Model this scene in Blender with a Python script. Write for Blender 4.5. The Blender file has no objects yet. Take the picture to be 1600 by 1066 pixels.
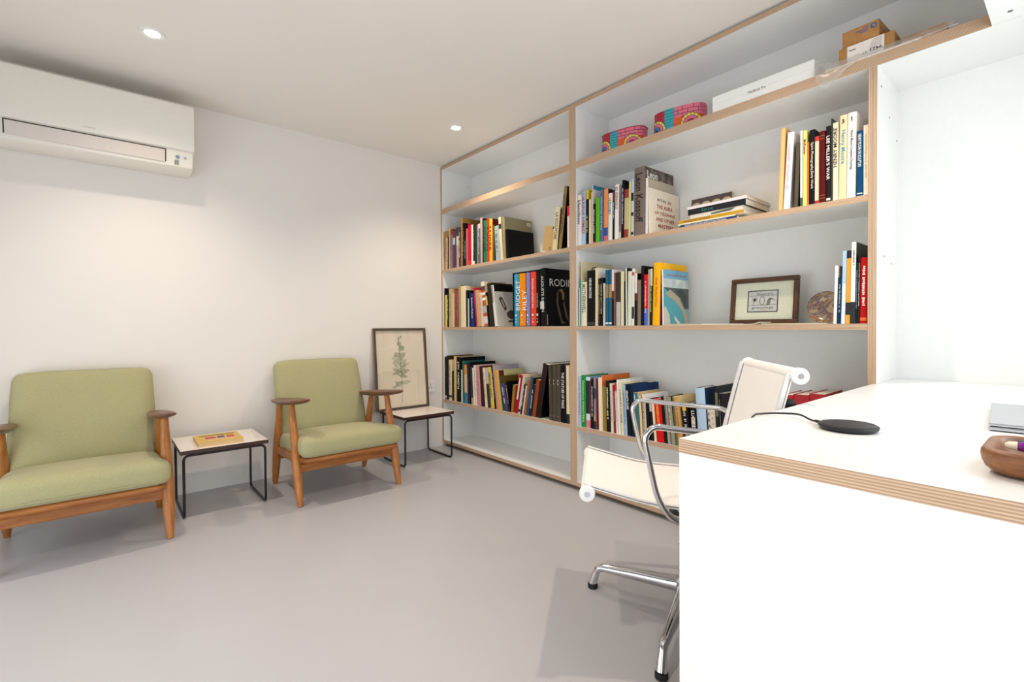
import bpy, math, random
from mathutils import Vector, Matrix
C = bpy.context.scene.collection
PI = math.pi
# ------------------------------------------------------------------ camera, world, lights, exposure
cam = bpy.data.cameras.new('camera')
cam.sensor_width = 36.0; cam.lens = 757.42/1600*36; cam.shift_y = -9.93/1600
cam.clip_start = .02; cam.clip_end = 60
co = bpy.data.objects.new('camera', cam); C.objects.link(co)
pitch, roll, yaw = -.0147, -.0065, .8701
fw = Vector((-math.sin(yaw)*math.cos(pitch), math.cos(yaw)*math.cos(pitch), math.sin(pitch)))
r0 = fw.cross(Vector((0, 0, 1))).normalized(); u0 = r0.cross(fw)
rt = math.cos(roll)*r0+math.sin(roll)*u0; up = -math.sin(roll)*r0+math.cos(roll)*u0
M = Matrix((rt, up, -fw)).transposed().to_4x4(); M.translation = Vector((3.3491, -2.0832, .9487))
co.matrix_world = M
bpy.context.scene.camera = co
sc = bpy.context.scene
sc.view_settings.view_transform = 'Standard'; sc.view_settings.look = 'None'
sc.view_settings.gamma = 1; sc.view_settings.use_curve_mapping = False
sc.view_settings.exposure = 0.03
w = bpy.data.worlds.new('sky'); sc.world = w; w.use_nodes = True
wn = w.node_tree.nodes; bg = wn['Background']; bg.inputs[0].default_value = (.86, .93, 1, 1); bg.inputs[1].default_value = .3

def area(name, loc, look, sx, sy, energy, col):
    l = bpy.data.lights.new(name, 'AREA'); l.shape = 'RECTANGLE'; l.size = sx; l.size_y = sy; l.energy = energy; l.color = col
    o = bpy.data.objects.new(name, l); C.objects.link(o); o.location = loc
    o.rotation_euler = (Vector(look)-Vector(loc)).to_track_quat('-Z', 'Y').to_euler()
    return o
# daylight entering by the glazed garden doors behind the camera and by the window over the desk
area('door_daylight', (1.7, -3.05, .60), (1.7, 0, .9), 2.3, 1.1, 19.5, (.93, .97, 1))
area('glazing_daylight', (3.72, -2.12, .60), (0, -1.9, .95), 1.25, 1.1, 13.5, (.92, .96, 1))
area('window_daylight', (3.66, -.62, 1.34), (2.4, -.55, .95), 1.1, .95, 12.5, (.90, .97, 1))
def spot(x, y, e):
    l = bpy.data.lights.new('downlight_lamp', 'SPOT'); l.energy = e; l.color = (1, .84, .66); l.spot_size = math.radians(128); l.spot_blend = 1.0; l.shadow_soft_size = .022
    o = bpy.data.objects.new('downlight_lamp', l); C.objects.link(o); o.location = (x, y, 2.225)
LAMPS = [(.71, -1.90), (.71, -.32), (2.55, -1.90), (2.55, -.55)]
for p in LAMPS: spot(p[0], p[1], 42)

# ------------------------------------------------------------------ materials
def lin(h):
    if h[0] == '#': h = h[1:]
    if len(h) == 3: h = ''.join(c*2 for c in h)
    v = [int(h[i:i+2], 16)/255 for i in (0, 2, 4)]
    return tuple((c/12.92 if c <= .04045 else ((c+.055)/1.055)**2.4) for c in v)+(1,)
MC = {}
class NT:
    def __init__(s, name):
        s.m = bpy.data.materials.new(name); s.m.use_nodes = True; s.t = s.m.node_tree; s.n = s.t.nodes; s.b = s.n['Principled BSDF']; s.out = s.n['Material Output']
    def new(s, ty, **k):
        nd = s.n.new(ty)
        for a, v in k.items():
            if a[0] == 'i' and a[1:].isdigit(): nd.inputs[int(a[1:])].default_value = v
            else: setattr(nd, a, v)
        return nd
    def link(s, a, b): s.t.links.new(a, b)
    def ramp(s, fac, stops, interp='LINEAR'):
        r = s.new('ShaderNodeValToRGB'); r.color_ramp.interpolation = interp
        e = r.color_ramp.elements
        while len(e) < len(stops): e.new(.5)
        for k, (p, c) in enumerate(stops): e[k].position = p; e[k].color = lin(c) if isinstance(c, str) else c
        s.link(fac, r.inputs[0]); return r.outputs[0]
    def coord(s, scale=(1, 1, 1)):
        tc = s.new('ShaderNodeTexCoord'); mp = s.new('ShaderNodeMapping'); mp.inputs['Scale'].default_value = scale
        s.link(tc.outputs['Object'], mp.inputs[0]); return mp.outputs[0]
    def noise(s, vec, scale, detail=3, rough=.55):
        n = s.new('ShaderNodeTexNoise'); n.inputs['Scale'].default_value = scale; n.inputs['Detail'].default_value = detail; n.inputs['Roughness'].default_value = rough
        s.link(vec, n.inputs['Vector']); return n.outputs[0]
    def bump(s, h, strength=.2, dist=.002):
        b = s.new('ShaderNodeBump'); b.inputs['Strength'].default_value = strength; b.inputs['Distance'].default_value = dist
        s.link(h, b.inputs['Height']); s.link(b.outputs[0], s.b.inputs['Normal'])
def paint(h, rough=.5, metal=0., spec=.5, var=.04):
    key = ('p', h, rough, metal, spec)
    if key in MC: return MC[key]
    t = NT('paint_'+h); c = lin(h)
    f = t.noise(t.coord(), 60)
    t.link(t.ramp(f, [(.3, tuple(x*(1-var) for x in c[:3])+(1,)), (.7, tuple(min(1, x*(1+var)) for x in c[:3])+(1,))]), t.b.inputs['Base Color'])
    t.b.inputs['Roughness'].default_value = rough; t.b.inputs['Metallic'].default_value = metal; t.b.inputs['Specular IOR Level'].default_value = spec
    MC[key] = t.m; return t.m
def wallmat(h, name, rough=.75):
    t = NT(name); c = lin(h); v = t.coord()
    f = t.noise(v, 3); t.link(t.ramp(f, [(.3, tuple(x*.985 for x in c[:3])+(1,)), (.7, c)]), t.b.inputs['Base Color'])
    t.bump(t.noise(v, 260), .05, .001); t.b.inputs['Roughness'].default_value = rough; return t.m
def plymat(axis, name):
    t = NT(name); v = t.coord(); sep = t.new('ShaderNodeSeparateXYZ'); t.link(v, sep.inputs[0])
    m = t.new('ShaderNodeMath', operation='MULTIPLY'); t.link(sep.outputs[axis], m.inputs[0]); m.inputs[1].default_value = 1/.0046
    fr = t.new('ShaderNodeMath', operation='FRACT'); t.link(m.outputs[0], fr.inputs[0])
    st = t.ramp(fr.outputs[0], [(0, 'DDC6AC'), (.42, 'D6BB9E'), (.54, 'B99A7E'), (.9, 'B4947A'), (1, 'DDC6AC')])
    sca = [3, 30, 3]; sca[axis] = 160
    f = t.noise(t.coord((4, 4, 4) if 0 else tuple(sca)), 2.2, 4, .7)
    mx = t.new('ShaderNodeMix', data_type='RGBA', blend_type='MULTIPLY'); mx.inputs[0].default_value = .55
    t.link(st, mx.inputs[6]); t.link(t.ramp(f, [(.3, 'C9B5A2'), (.7, 'FFF8F0')]), mx.inputs[7]); t.link(mx.outputs[2], t.b.inputs['Base Color'])
    t.b.inputs['Roughness'].default_value = .55; return t.m
def woodmat(name, a, b, scale=(30, 30, 3), rough=.35):
    t = NT(name); f = t.noise(t.coord(scale), 2.4, 5, .62)
    t.link(t.ramp(f, [(.28, a), (.72, b)]), t.b.inputs['Base Color']); t.b.inputs['Roughness'].default_value = rough
    t.bump(f, .06, .001); return t.m
def fabricmat(name, a, b, c, rough=.95):
    t = NT(name); v = t.coord(); f = t.noise(v, 320, 2, .7); g = t.noise(v, 6, 3)
    mx = t.new('ShaderNodeMix', data_type='RGBA'); mx.inputs[0].default_value = .3
    t.link(t.ramp(f, [(.32, a), (.68, b)]), mx.inputs[6]); t.link(t.ramp(g, [(.35, a), (.65, c)]), mx.inputs[7]); t.link(mx.outputs[2], t.b.inputs['Base Color'])
    t.b.inputs['Roughness'].default_value = rough; t.b.inputs['Sheen Weight'].default_value = .15
    t.bump(f, .35, .0015); return t.m
def marbled(name, scale, stops, rough=.5, dist=0):
    t = NT(name); n = t.new('ShaderNodeTexNoise'); n.inputs['Scale'].default_value = scale; n.inputs['Detail'].default_value = 4; n.inputs['Distortion'].default_value = dist
    t.link(t.coord(), n.inputs['Vector']); t.link(t.ramp(n.outputs[0], stops), t.b.inputs['Base Color']); t.b.inputs['Roughness'].default_value = rough; return t.m
def glassy(name, tint='FFFFFF', base=.05, rough=.02):
    t = NT(name); t.n.remove(t.b)
    tr = t.new('ShaderNodeBsdfTransparent'); tr.inputs[0].default_value = lin(tint); gl = t.new('ShaderNodeBsdfGlossy'); gl.inputs['Roughness'].default_value = rough
    mx = t.new('ShaderNodeMixShader', i0=base); t.link(tr.outputs[0], mx.inputs[1]); t.link(gl.outputs[0], mx.inputs[2])
    t.link(mx.outputs[0], t.out.inputs[0]); return t.m
def plasticmat():
    t = NT('clear_plastic'); t.n.remove(t.b)
    tr = t.new('ShaderNodeBsdfTransparent'); df = t.new('ShaderNodeBsdfTranslucent'); df.inputs[0].default_value = (.9, .9, .9, 1); d2 = t.new('ShaderNodeBsdfDiffuse'); d2.inputs[0].default_value = (.92, .91, .9, 1)
    gl = t.new('ShaderNodeBsdfGlossy'); gl.inputs['Roughness'].default_value = .22
    a = t.new('ShaderNodeMixShader', i0=.5); t.link(df.outputs[0], a.inputs[1]); t.link(d2.outputs[0], a.inputs[2])
    b = t.new('ShaderNodeMixShader', i0=.36); t.link(tr.outputs[0], b.inputs[1]); t.link(a.outputs[0], b.inputs[2])
    c = t.new('ShaderNodeMixShader', i0=.06); t.link(b.outputs[0], c.inputs[1]); t.link(gl.outputs[0], c.inputs[2]); t.link(c.outputs[0], t.out.inputs[0]); return t.m
WALL = wallmat('EFEBE6', 'wall_paint'); CEIL = wallmat('F2EDE6', 'ceiling_paint')
LAM = paint('EEEEEC', .32, var=.01); LAMD = paint('F0EFED', .28, var=.01)
PLYH = plymat(2, 'plywood_edge_flat'); PLYV = plymat(0, 'plywood_edge_upright')
OAK = woodmat('oiled_oak', '9A5B26', 'BF7F3E', (26, 26, 3)); OAKX = woodmat('oiled_oak_rail', '8E4F20', 'B87638', (4, 3, 26)); TEAK = woodmat('teak_arm', '50301F', '7C4E33', (3, 30, 30))
GREEN = fabricmat('green_wool', 'A09D74', 'B9B48E', 'A9A36E')
MESHF = fabricmat('cream_mesh', 'F2EDE8', 'F8F5F2', 'F2ECE6', .8)
CHROME = paint('D2D2D4', .09, 1., var=.01); ALU = paint('C6C7CB', .22, 1., var=.01); BLACK = paint('0D0D0E', .4); BLACKM = paint('0B0B0C', .35, 0); RUBBER = paint('080808', .55)
WHITEP = paint('F3F2EF', .35, var=.01); AIRW = paint('EDE8DE', .38, var=.01)
GLASS = glassy('picture_glass')
def floormat():
    t = NT('grey_rubber_floor'); v = t.coord(); f = t.noise(v, 1.3, 4); g = t.noise(v, 420, 2)
    t.link(t.ramp(f, [(.3, 'B8B7BB'), (.7, 'BDBCC0')]), t.b.inputs['Base Color'])
    t.link(t.ramp(t.noise(v, 2.1, 3), [(.3, (.30, .30, .30, 1)), (.7, (.34, .34, .34, 1))]), t.b.inputs['Roughness'])
    t.bump(g, .05, .0006); t.b.inputs['Specular IOR Level'].default_value = .42; return t.m
FLOOR = floormat()

# ------------------------------------------------------------------ mesh helpers
class MB:
    def __init__(s): s.v = []; s.f = []; s.mi = []
    def add(s, vs, fs, m=0):
        o = len(s.v); s.v += [tuple(p) for p in vs]; s.f += [tuple(i+o for i in f) for f in fs]; s.mi += (m if isinstance(m, list) else [m]*len(fs)); return s
    def box(s, x0, x1, y0, y1, z0, z1, m=0, front=None, sides=None):
        v = [(x0, y0, z0), (x1, y0, z0), (x1, y1, z0), (x0, y1, z0), (x0, y0, z1), (x1, y0, z1), (x1, y1, z1), (x0, y1, z1)]
        f = [(0, 3, 2, 1), (4, 5, 6, 7), (0, 1, 5, 4), (1, 2, 6, 5), (2, 3, 7, 6), (3, 0, 4, 7)]   # bottom top front right back left
        mm = [m]*6
        if front is not None: mm[2] = front
        if sides is not None: mm[3] = mm[5] = sides
        return s.add(v, f, mm)
    def prism(s, poly, z0, z1, m=0, T=None):
        n = len(poly); v = [(p[0], p[1], z0) for p in poly]+[(p[0], p[1], z1) for p in poly]
        if T: v = [T(p) for p in v]
        f = [tuple(range(n))[::-1], tuple(range(n, 2*n))]+[(i, (i+1) % n, n+(i+1) % n, n+i) for i in range(n)]
        return s.add(v, f, m)
    def tube(s, path, r, n=10, m=0, closed=False, caps=True):
        P = [Vector(p) for p in path]; k = len(P); rr = r if isinstance(r, (list, tuple)) else [r]*k
        vs = []; prev = None
        for i in range(k):
            if closed: d = P[(i+1) % k]-P[i-1]
            else: d = P[min(i+1, k-1)]-P[max(i-1, 0)]
            d.normalize()
            if prev is None:
                a = Vector((0, 0, 1)) if abs(d.z) < .9 else Vector((1, 0, 0)); u = d.cross(a).normalized()
            else:
                u = prev-d*prev.dot(d); u.normalize()
            prev = u; q = d.cross(u)
            for j in range(n):
                t = 2*PI*j/n; vs.append(P[i]+(u*math.cos(t)+q*math.sin(t))*rr[i])
        fs = []
        for i in range(k if closed else k-1):
            a = i*n; b = ((i+1) % k)*n
            for j in range(n): fs.append((a+j, a+(j+1) % n, b+(j+1) % n, b+j))
        if caps and not closed: fs += [tuple(range(n))[::-1], tuple(range((k-1)*n, k*n))]
        return s.add(vs, fs, m)
    def lathe(s, prof, n=24, m=0, T=None):
        vs = []
        for (r, z) in prof:
            for j in range(n): vs.append((r*math.cos(2*PI*j/n), r*math.sin(2*PI*j/n), z))
        if T: vs = [T(p) for p in vs]
        k = len(prof); fs = []
        for i in range(k-1):
            for j in range(n): fs.append((i*n+j, i*n+(j+1) % n, (i+1)*n+(j+1) % n, (i+1)*n+j))
        fs += [tuple(range(n))[::-1], tuple(range((k-1)*n, k*n))]
        return s.add(vs, fs, m)
    def quad(s, pts, m=0): return s.add(pts, [tuple(range(len(pts)))], m)
    def mesh(s, name, mats, smooth=None):
        me = bpy.data.meshes.new(name); me.from_pydata(s.v, [], s.f)
        for mt in (mats if isinstance(mats, (list, tuple)) else [mats]): me.materials.append(mt)
        me.polygons.foreach_set('material_index', s.mi)
        if smooth:
            me.polygons.foreach_set('use_smooth', [True]*len(s.f)); me.update(); me.set_sharp_from_angle(angle=math.radians(smooth))
        me.update(); return me
    def obj(s, name, mats, parent=None, smooth=None, bevel=0, seg=2):
        o = bpy.data.objects.new(name, s.mesh(name, mats, smooth)); C.objects.link(o)
        if parent: o.parent = parent
        if bevel:
            b = o.modifiers.new('bevel', 'BEVEL'); b.width = bevel; b.segments = seg; b.limit_method = 'ANGLE'; b.angle_limit = math.radians(35)
        return o
def tag(o, label, cat, group=None, kind=None):
    o['label'] = label; o['category'] = cat
    if group: o['group'] = group
    if kind: o['kind'] = kind
    return o
def thing(name, label, cat, loc=(0, 0, 0), rz=0, group=None):
    o = bpy.data.objects.new(name, None); C.objects.link(o); o.empty_display_size = .05
    o.location = loc; o.rotation_euler = (0, 0, rz); return tag(o, label, cat, group)
def struct(o): o['kind'] = 'structure'; return o
def copy_tree(o, parent=None):
    c = o.copy(); C.objects.link(c)
    if parent: c.parent = parent
    for ch in list(o.children): copy_tree(ch, c)
    return c
def rbox(w, d, h, r, n=12, crown=0, flat=0):
    """rounded, slightly crowned cushion, centred on the origin"""
    bmv = {}; vs = []; fs = []; H = Vector((w/2, d/2, h/2))
    def idx(p):
        k = tuple(round(c, 5) for c in p)
        if k not in bmv:
            q = Vector((p[0]*H.x, p[1]*H.y, p[2]*H.z))
            lim = Vector((max(H.x-r, 0), max(H.y-r, 0), max(H.z-min(r, H.z*.98), 0)))
            inn = Vector([max(-lim[i], min(lim[i], q[i])) for i in range(3)]); dd = q-inn
            rr = Vector((min(r, H.x), min(r, H.y), min(r, H.z*.98)))
            e = Vector((dd.x/rr.x, dd.y/rr.y, dd.z/rr.z))
            if e.length > 1e-6: e.normalize()
            q = inn+Vector((e.x*rr.x, e.y*rr.y, e.z*rr.z))
            q.z += crown*(1 if q.z > 0 else -flat)*(1-p[0]**2)*(1-p[1]**2)
            bmv[k] = len(vs); vs.append(tuple(q))
        return bmv[k]
    def warp(i): 
        t = i/n*2-1; return math.copysign(1-(1-abs(t))**1.35, t)
    for ax in range(3):
        for sgn in (-1, 1):
            for i in range(n):
                for j in range(n):
                    q = []
                    for (a, b) in ((i, j), (i+1, j), (i+1, j+1), (i, j+1)):
                        p = [0, 0, 0]; p[ax] = sgn; p[(ax+1) % 3] = warp(a); p[(ax+2) % 3] = warp(b); q.append(idx(p))
                    fs.append(tuple(q if sgn > 0 else q[::-1]))
    m = MB(); m.add(vs, fs); return m
TXT = {}
def text_mesh(body, size=1.0, mat=None, bold=0):
    key = (body, round(size, 4), mat.name if mat else '', bold)
    if key in TXT: return TXT[key]
    cu = bpy.data.curves.new('lettering', 'FONT'); cu.body = body; cu.size = size; cu.align_x = 'CENTER'; cu.align_y = 'CENTER'; cu.resolution_u = 2; cu.offset = bold*size
    o = bpy.data.objects.new('lettering', cu); C.objects.link(o)
    dg = bpy.context.evaluated_depsgraph_get(); me = bpy.data.meshes.new_from_object(o.evaluated_get(dg))
    bpy.data.objects.remove(o); bpy.data.curves.remove(cu)
    me.materials.clear(); me.materials.append(mat)
    xs = [v.co.x for v in me.vertices] or [0, 1]; ys = [v.co.y for v in me.vertices] or [0, 1]
    r = (me, max(xs)-min(xs), max(ys)-min(ys), (max(xs)+min(xs))/2, (max(ys)+min(ys))/2); TXT[key] = r; return r
def lettering(name, body, mat, parent, pos, adv, upv, length=None, height=None, bold=0):
    """flat print: centre pos, advance direction adv, letter-up direction upv, fitted to length x height"""
    me, lw, lh, cx, cy = text_mesh(body, 1.0, mat, bold)
    adv = Vector(adv).normalized(); upv = Vector(upv).normalized(); nrm = adv.cross(upv)
    sx = length/lw if length else None; sy = height/lh if height else None
    if sx is None: sx = sy
    if sy is None: sy = sx
    M = Matrix((adv*sx, upv*sy, nrm)).transposed().to_4x4(); M.translation = Vector(pos)-adv*sx*cx-upv*sy*cy
    o = bpy.data.objects.new(name, me); C.objects.link(o); o.parent = parent; o.matrix_local = M; return o
def smooth_path(pts, n=6):
    """Catmull-Rom through the points"""
    P = [Vector(p) for p in pts]; P = [P[0]*2-P[1]]+P+[P[-1]*2-P[-2]]; out = []
    for i in range(1, len(P)-2):
        for k in range(n):
            t = k/n; a, b, c, d = P[i-1:i+3]
            out.append(.5*((2*b)+(c-a)*t+(2*a-5*b+4*c-d)*t*t+(3*b-3*c+d-a)*t**3))
    out.append(P[-2]); return out
def fillet(pts, r, n=5):
    P = [Vector(p) for p in pts]; out = [P[0]]
    for i in range(1, len(P)-1):
        a = (P[i-1]-P[i]); b = (P[i+1]-P[i]); k = min(r, a.length*.49, b.length*.49); A = P[i]+a.normalized()*k; B = P[i]+b.normalized()*k
        for j in range(n+1):
            t = j/n; out.append(A*(1-t)**2+P[i]*2*t*(1-t)+B*t*t)
    out.append(P[-1]); return out
# ------------------------------------------------------------------ room
RX, FY, BY, CZ = 3.56, -2.9, .312, 2.2443
struct(MB().box(-.1, RX+.1, FY-.1, BY+.1, -.08, 0).obj('floor', FLOOR))
def ceiling():
    m = MB(); m.box(-.1, RX+.1, FY-.1, BY+.1, CZ, CZ+.08); return struct(m.obj('ceiling', CEIL))
ceiling()
struct(MB().box(-.1, 0, FY-.1, BY+.1, 0, CZ).obj('wall_left', WALL))
struct(MB().box(0, RX, BY, BY+.1, 0, CZ).obj('wall_back', WALL))
def opening_wall(name, axis, a0, a1, c0, c1, o0, o1, z0, z1):
    m = MB()
    for (p, q, r, s) in ((a0, o0, 0, CZ), (o1, a1, 0, CZ), (o0, o1, 0, z0), (o0, o1, z1, CZ)):
        if q-p > 1e-4 and s-r > 1e-4:
            if axis == 'x': m.box(c0, c1, p, q, r, s)
            else: m.box(p, q, c0, c1, r, s)
    return struct(m.obj(name, WALL))
def wall_with(name, m): return struct(m.obj(name, WALL))
m = MB(); X0, X1 = RX, RX+.1
m.box(X0, X1, -.06, BY, 0, CZ).box(X0, X1, -1.18, -.06, 0, .84).box(X0, X1, -1.18, -.06, 1.82, CZ).box(X0, X1, -1.42, -1.18, 0, CZ).box(X0, X1, -2.80, -1.42, 2.0, CZ).box(X0, X1, FY-.1, -2.80, 0, CZ)
wall_with('wall_right', m)
m = MB(); m.box(0, .5, FY-.1, FY, 0, CZ).box(.5, 2.9, FY-.1, FY, 2.0, CZ).box(2.9, RX, FY-.1, FY, 0, CZ)
wall_with('wall_front', m)
FRM = paint('3A3C3E', .4)
fr = MB()
for (a, b, c, d) in ((-1.18, -1.14, .84, 1.82), (-.10, -.06, .84, 1.82), (-1.14, -.10, .84, .88), (-1.14, -.10, 1.78, 1.82)): fr.box(RX+.03, RX+.08, a, b, c, d)
struct(fr.obj('window_1', FRM))
fr = MB()
for (a, b) in ((.5, .55), (1.67, 1.73), (2.85, 2.9)): fr.box(a, b, FY-.08, FY-.02, 0, 2.0)
fr.box(.55, 2.85, FY-.08, FY-.02, 1.95, 2.0); fr.box(.55, 2.85, FY-.08, FY-.02, 0, .06)
struct(fr.obj('door_1', FRM))
fr = MB()
for (a, b) in ((-2.80, -2.75), (-1.47, -1.42)): fr.box(RX+.03, RX+.08, a, b, 0, 2.0)
fr.box(RX+.03, RX+.08, -2.75, -1.47, 1.95, 2.0); fr.box(RX+.03, RX+.08, -2.75, -1.47, 0, .05)
struct(fr.obj('door_2', FRM))

# ------------------------------------------------------------------ built-in bookcase
Z0, Z1, Z2, Z3, Z4, Z5 = 2.2304, 1.8966, 1.4139, .9547, .3767, .0501
T, TT, XD, TD, XR, TR, DEP, XO = .0229, .0395, 1.4036, .0527, 2.8449, .026, .2948, 3.157
bc = thing('bookcase', 'built-in white bookcase with bare plywood edges along the back wall', 'bookcase', (1.42, .15, 0))
def bpart(name, m, mats):
    o = m.obj(name, mats); o.parent = bc; o.location = (-1.42, -.15, 0); return o
HM = [LAM, PLYH]; VM = [LAM, PLYV]
bpart('side_panel', MB().box(0.001, T, 0, DEP, 0.03, Z0-T, 0, 1), VM)
bpart('divider_panel', MB().box(XD, XD+TD/2-.0004, 0, DEP, 0.028, Z0-T, 0, 1).box(XD+TD/2+.0004, XD+TD, 0, DEP, .028, Z0-T, 0, 1), VM)
bpart('side_panel', MB().box(XR, XR+TR/2-.0004, 0, DEP, 0.028, Z1-TT, 0, 1).box(XR+TR/2+.0004, XR+TR, .0005, DEP, .028, Z1-TT, 0, 1), VM)
bpart('top_panel', MB().box(.001, RX-.002, 0, DEP, Z0-T, Z0, 0, 1), HM)
bpart('shelf', MB().box(T, XD, 0, DEP, Z1-TT, Z1, 0, 1), HM)
bpart('shelf', MB().box(XD+TD, RX-.002, 0, DEP, Z1-TT, Z1, 0, 1), HM)
for z in (Z2, Z3, Z4, Z5):
    bpart('shelf', MB().box(T, XD, 0.001, DEP, z-T, z, 0, 1), HM)
    bpart('shelf', MB().box(XD+TD, XR, 0.001, DEP, z-T, z, 0, 1), HM)
bpart('plinth', MB().box(.01, XR+TR, .035, .055, 0, Z5-T), paint('6E5A48', .6))
bpart('back_panel', MB().box(.001, RX-.002, DEP, DEP+.012, .0, Z0, 0), LAM)
SCREW = paint('6A6660', .5)
def screw(x, y, z):
    bpart('screw_cap', MB().lathe([(.0035, 0), (.0035, .0012), (.0005, .0014)], 8, T=lambda p: (x+p[2], y+p[1], z+p[0])), SCREW)
for (y, z) in ((.25, Z0-.11), (.25, Z3-.07), (.25, Z4-.09)): screw(T, y, z)
for (y, z) in ((.05, 1.80), (.16, 1.72), (.27, 1.66), (.10, 1.20), (.20, 1.18)): screw(XR+TR, y, z)
# overhead board returning along the right-hand wall above the desk
ov = thing('overhead_shelf', 'white overhead shelf returning above the desk with screw in its underside', 'shelf', (3.36, -.8, Z1-TT))
o = MB().box(XO, RX-.002, -1.55, -.0005, Z1-TT, Z1, 0, 1, 1).obj('shelf_board', [LAM, PLYH]); o.parent = ov; o.location = (-3.36, .8, -(Z1-TT))
o = MB().lathe([(.006, -.0012), (.006, 0)], 8, T=lambda p: (3.20+p[0], -.06+p[1], Z1-TT+p[2])).obj('screw_cap', SCREW); o.parent = ov; o.location = (-3.36, .8, -(Z1-TT))

# ------------------------------------------------------------------ desk
XK, YK, ZK, TK = 2.8602, -1.2659, .74, .0261
dk = thing('desk', 'long white desk with thick layered plywood edge and white end panel', 'desk', (3.2, -.5, 0))
def dpart(name, m, mats, **k):
    o = m.obj(name, mats, **k); o.parent = dk; o.location = (-3.2, .5, 0); return o
dpart('worktop', MB().box(XK+.012, RX-.003, -.001, DEP-.001, ZK-TK, ZK, 0).box(XK, RX-.003, YK, -.001, ZK-TK, ZK, 0, 1, 1), [LAMD, PLYH])
dpart('end_panel', MB().box(XK+.0006, RX-.003, YK+.0008, YK+.026, 0, ZK-TK, 0), [LAMD])
dpart('wall_batten', MB().box(RX-.03, RX-.003, YK+.03, .28, ZK-TK-.05, ZK-TK, 0), [LAMD])

# ------------------------------------------------------------------ recessed downlights (two in view, two behind)
EMW = NT('lamp_glow'); EMW.b.inputs['Emission Color'].default_value = (1, .93, .82, 1); EMW.b.inputs['Emission Strength'].default_value = 14; EMW = EMW.m
lbl = ['white recessed downlight in the ceiling near the air conditioner', 'small white recessed downlight in the ceiling before the left bookcase bay', 'white recessed ceiling downlight over the open floor', 'white recessed ceiling downlight before the right bookcase bay']
for k, (x, y) in enumerate(LAMPS):
    t = thing('downlight', lbl[k], 'ceiling light', (x, y, CZ), 0, 'recessed ceiling downlights')
    MB().lathe([(.026, -.001), (.030, -.0045), (.045, -.0055), (.0465, -.003), (.0465, 0.0)], 32).obj('trim_ring', WHITEP, t, 40)
    MB().lathe([(.001, -.0048), (.0255, -.0046), (.0262, -.0005)], 24).obj('lamp_lens', EMW, t, 40)

# ------------------------------------------------------------------ air conditioner
ac = thing('air_conditioner', 'white wall-mounted air conditioner with closed louver high on left wall', 'air conditioner', (0, -2.09, 1.80))
AY0, AY1 = -.40, .40       # local
def acm(poly, y0, y1):
    m = MB(); m.prism([(p[0], p[1]) for p in poly], y0, y1, T=lambda p: (p[0], p[2], p[1])); return m
acm([(0.002, .02), (.10, .008), (.178, .012), (.196, .022), (.216, .105), (.216, .345), (.05, .352), (.002, .352)], AY0+.004, AY1-.004).obj('body', AIRW, ac, 35, .005)
acm([(.212, .104), (.226, .108), (.2305, .116), (.2305, .344), (.224, .352), (.206, .352)], AY0, AY1).obj('front_panel', AIRW, ac, 35, .003)
def onface(t, y, off=.0):   # lower sloping face from (.196,.022) to (.216,.105)
    return (.196+.02*t+off, y, .022+.083*t-off*.2)
DK = paint('2A2622', .6)
m = MB(); m.add([onface(.22, AY0+.075, .0015), onface(.22, AY1-.125, .0015), onface(.98, AY1-.125, .0015), onface(.98, AY0+.075, .0015)], [(0, 1, 2, 3)]); m.obj('outlet_slot', DK, ac)
m = MB()
P = [onface(.20, AY0+.08, .001), onface(.20, AY1-.13, .001), onface(.92, AY1-.13, .001), onface(.92, AY0+.08, .001)]
Q = [onface(.20, AY0+.08, .006), onface(.20, AY1-.13, .006), onface(.92, AY1-.13, .006), onface(.92, AY0+.08, .006)]
m.add(P+Q, [(0, 3, 2, 1), (4, 5, 6, 7), (0, 1, 5, 4), (1, 2, 6, 5), (2, 3, 7, 6), (3, 0, 4, 7)]); m.obj('louver', paint('DDD3CB', .4, var=.01), ac, bevel=.0015)
def disc(name, t, y, r, h, mat):
    m = MB(); c = Vector(onface(t, y, .0012)); m.lathe([(r, 0), (r*.9, h)], 16, T=lambda p: (c.x+p[2], c.y+p[0], c.z+p[1])); m.obj(name, mat, ac, 40)
disc('indicator_badge', .62, AY1-.075, .010, .0015, paint('8C97A2', .4)); disc('indicator_lens', .62, AY1-.042, .007, .0015, paint('B9B4AE', .3))
m = MB(); rnd = random.Random(3)
for i in range(5): 
    y = AY1-.088+i*.004; m.add([onface(.12, y, .002), onface(.12, y+.0022, .002), onface(.40+.1*rnd.random(), y+.0022, .002), onface(.42, y, .002)], [(0, 1, 2, 3)])
m.obj('indicator_print', paint('5A5F66', .5), ac)
m = MB()
for i in range(8): m.quad([(.2308, -.05+i*.0055, .128), (.2308, -.05+i*.0055+.004, .128), (.2308, -.05+i*.0055+.004, .133), (.2308, -.05+i*.0055, .133)])
m.obj('maker_mark', paint('C9C2B8', .4), ac)

# ------------------------------------------------------------------ wall socket
t = thing('wall_socket', 'white power socket low on left wall behind the picture frame', 'socket', (0, -.112, .485))
MB().box(0.0005, .009, -.043, .043, -.043, .043).obj('face_plate', WHITEP, t, bevel=.002)
m = MB()
for (y, z) in ((0, .014), (-.011, -.008), (.011, -.008)): m.box(.0088, .0096, y-.003, y+.003, z-.005, z+.005)
m.obj('pin_slot', BLACK, t)

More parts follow.
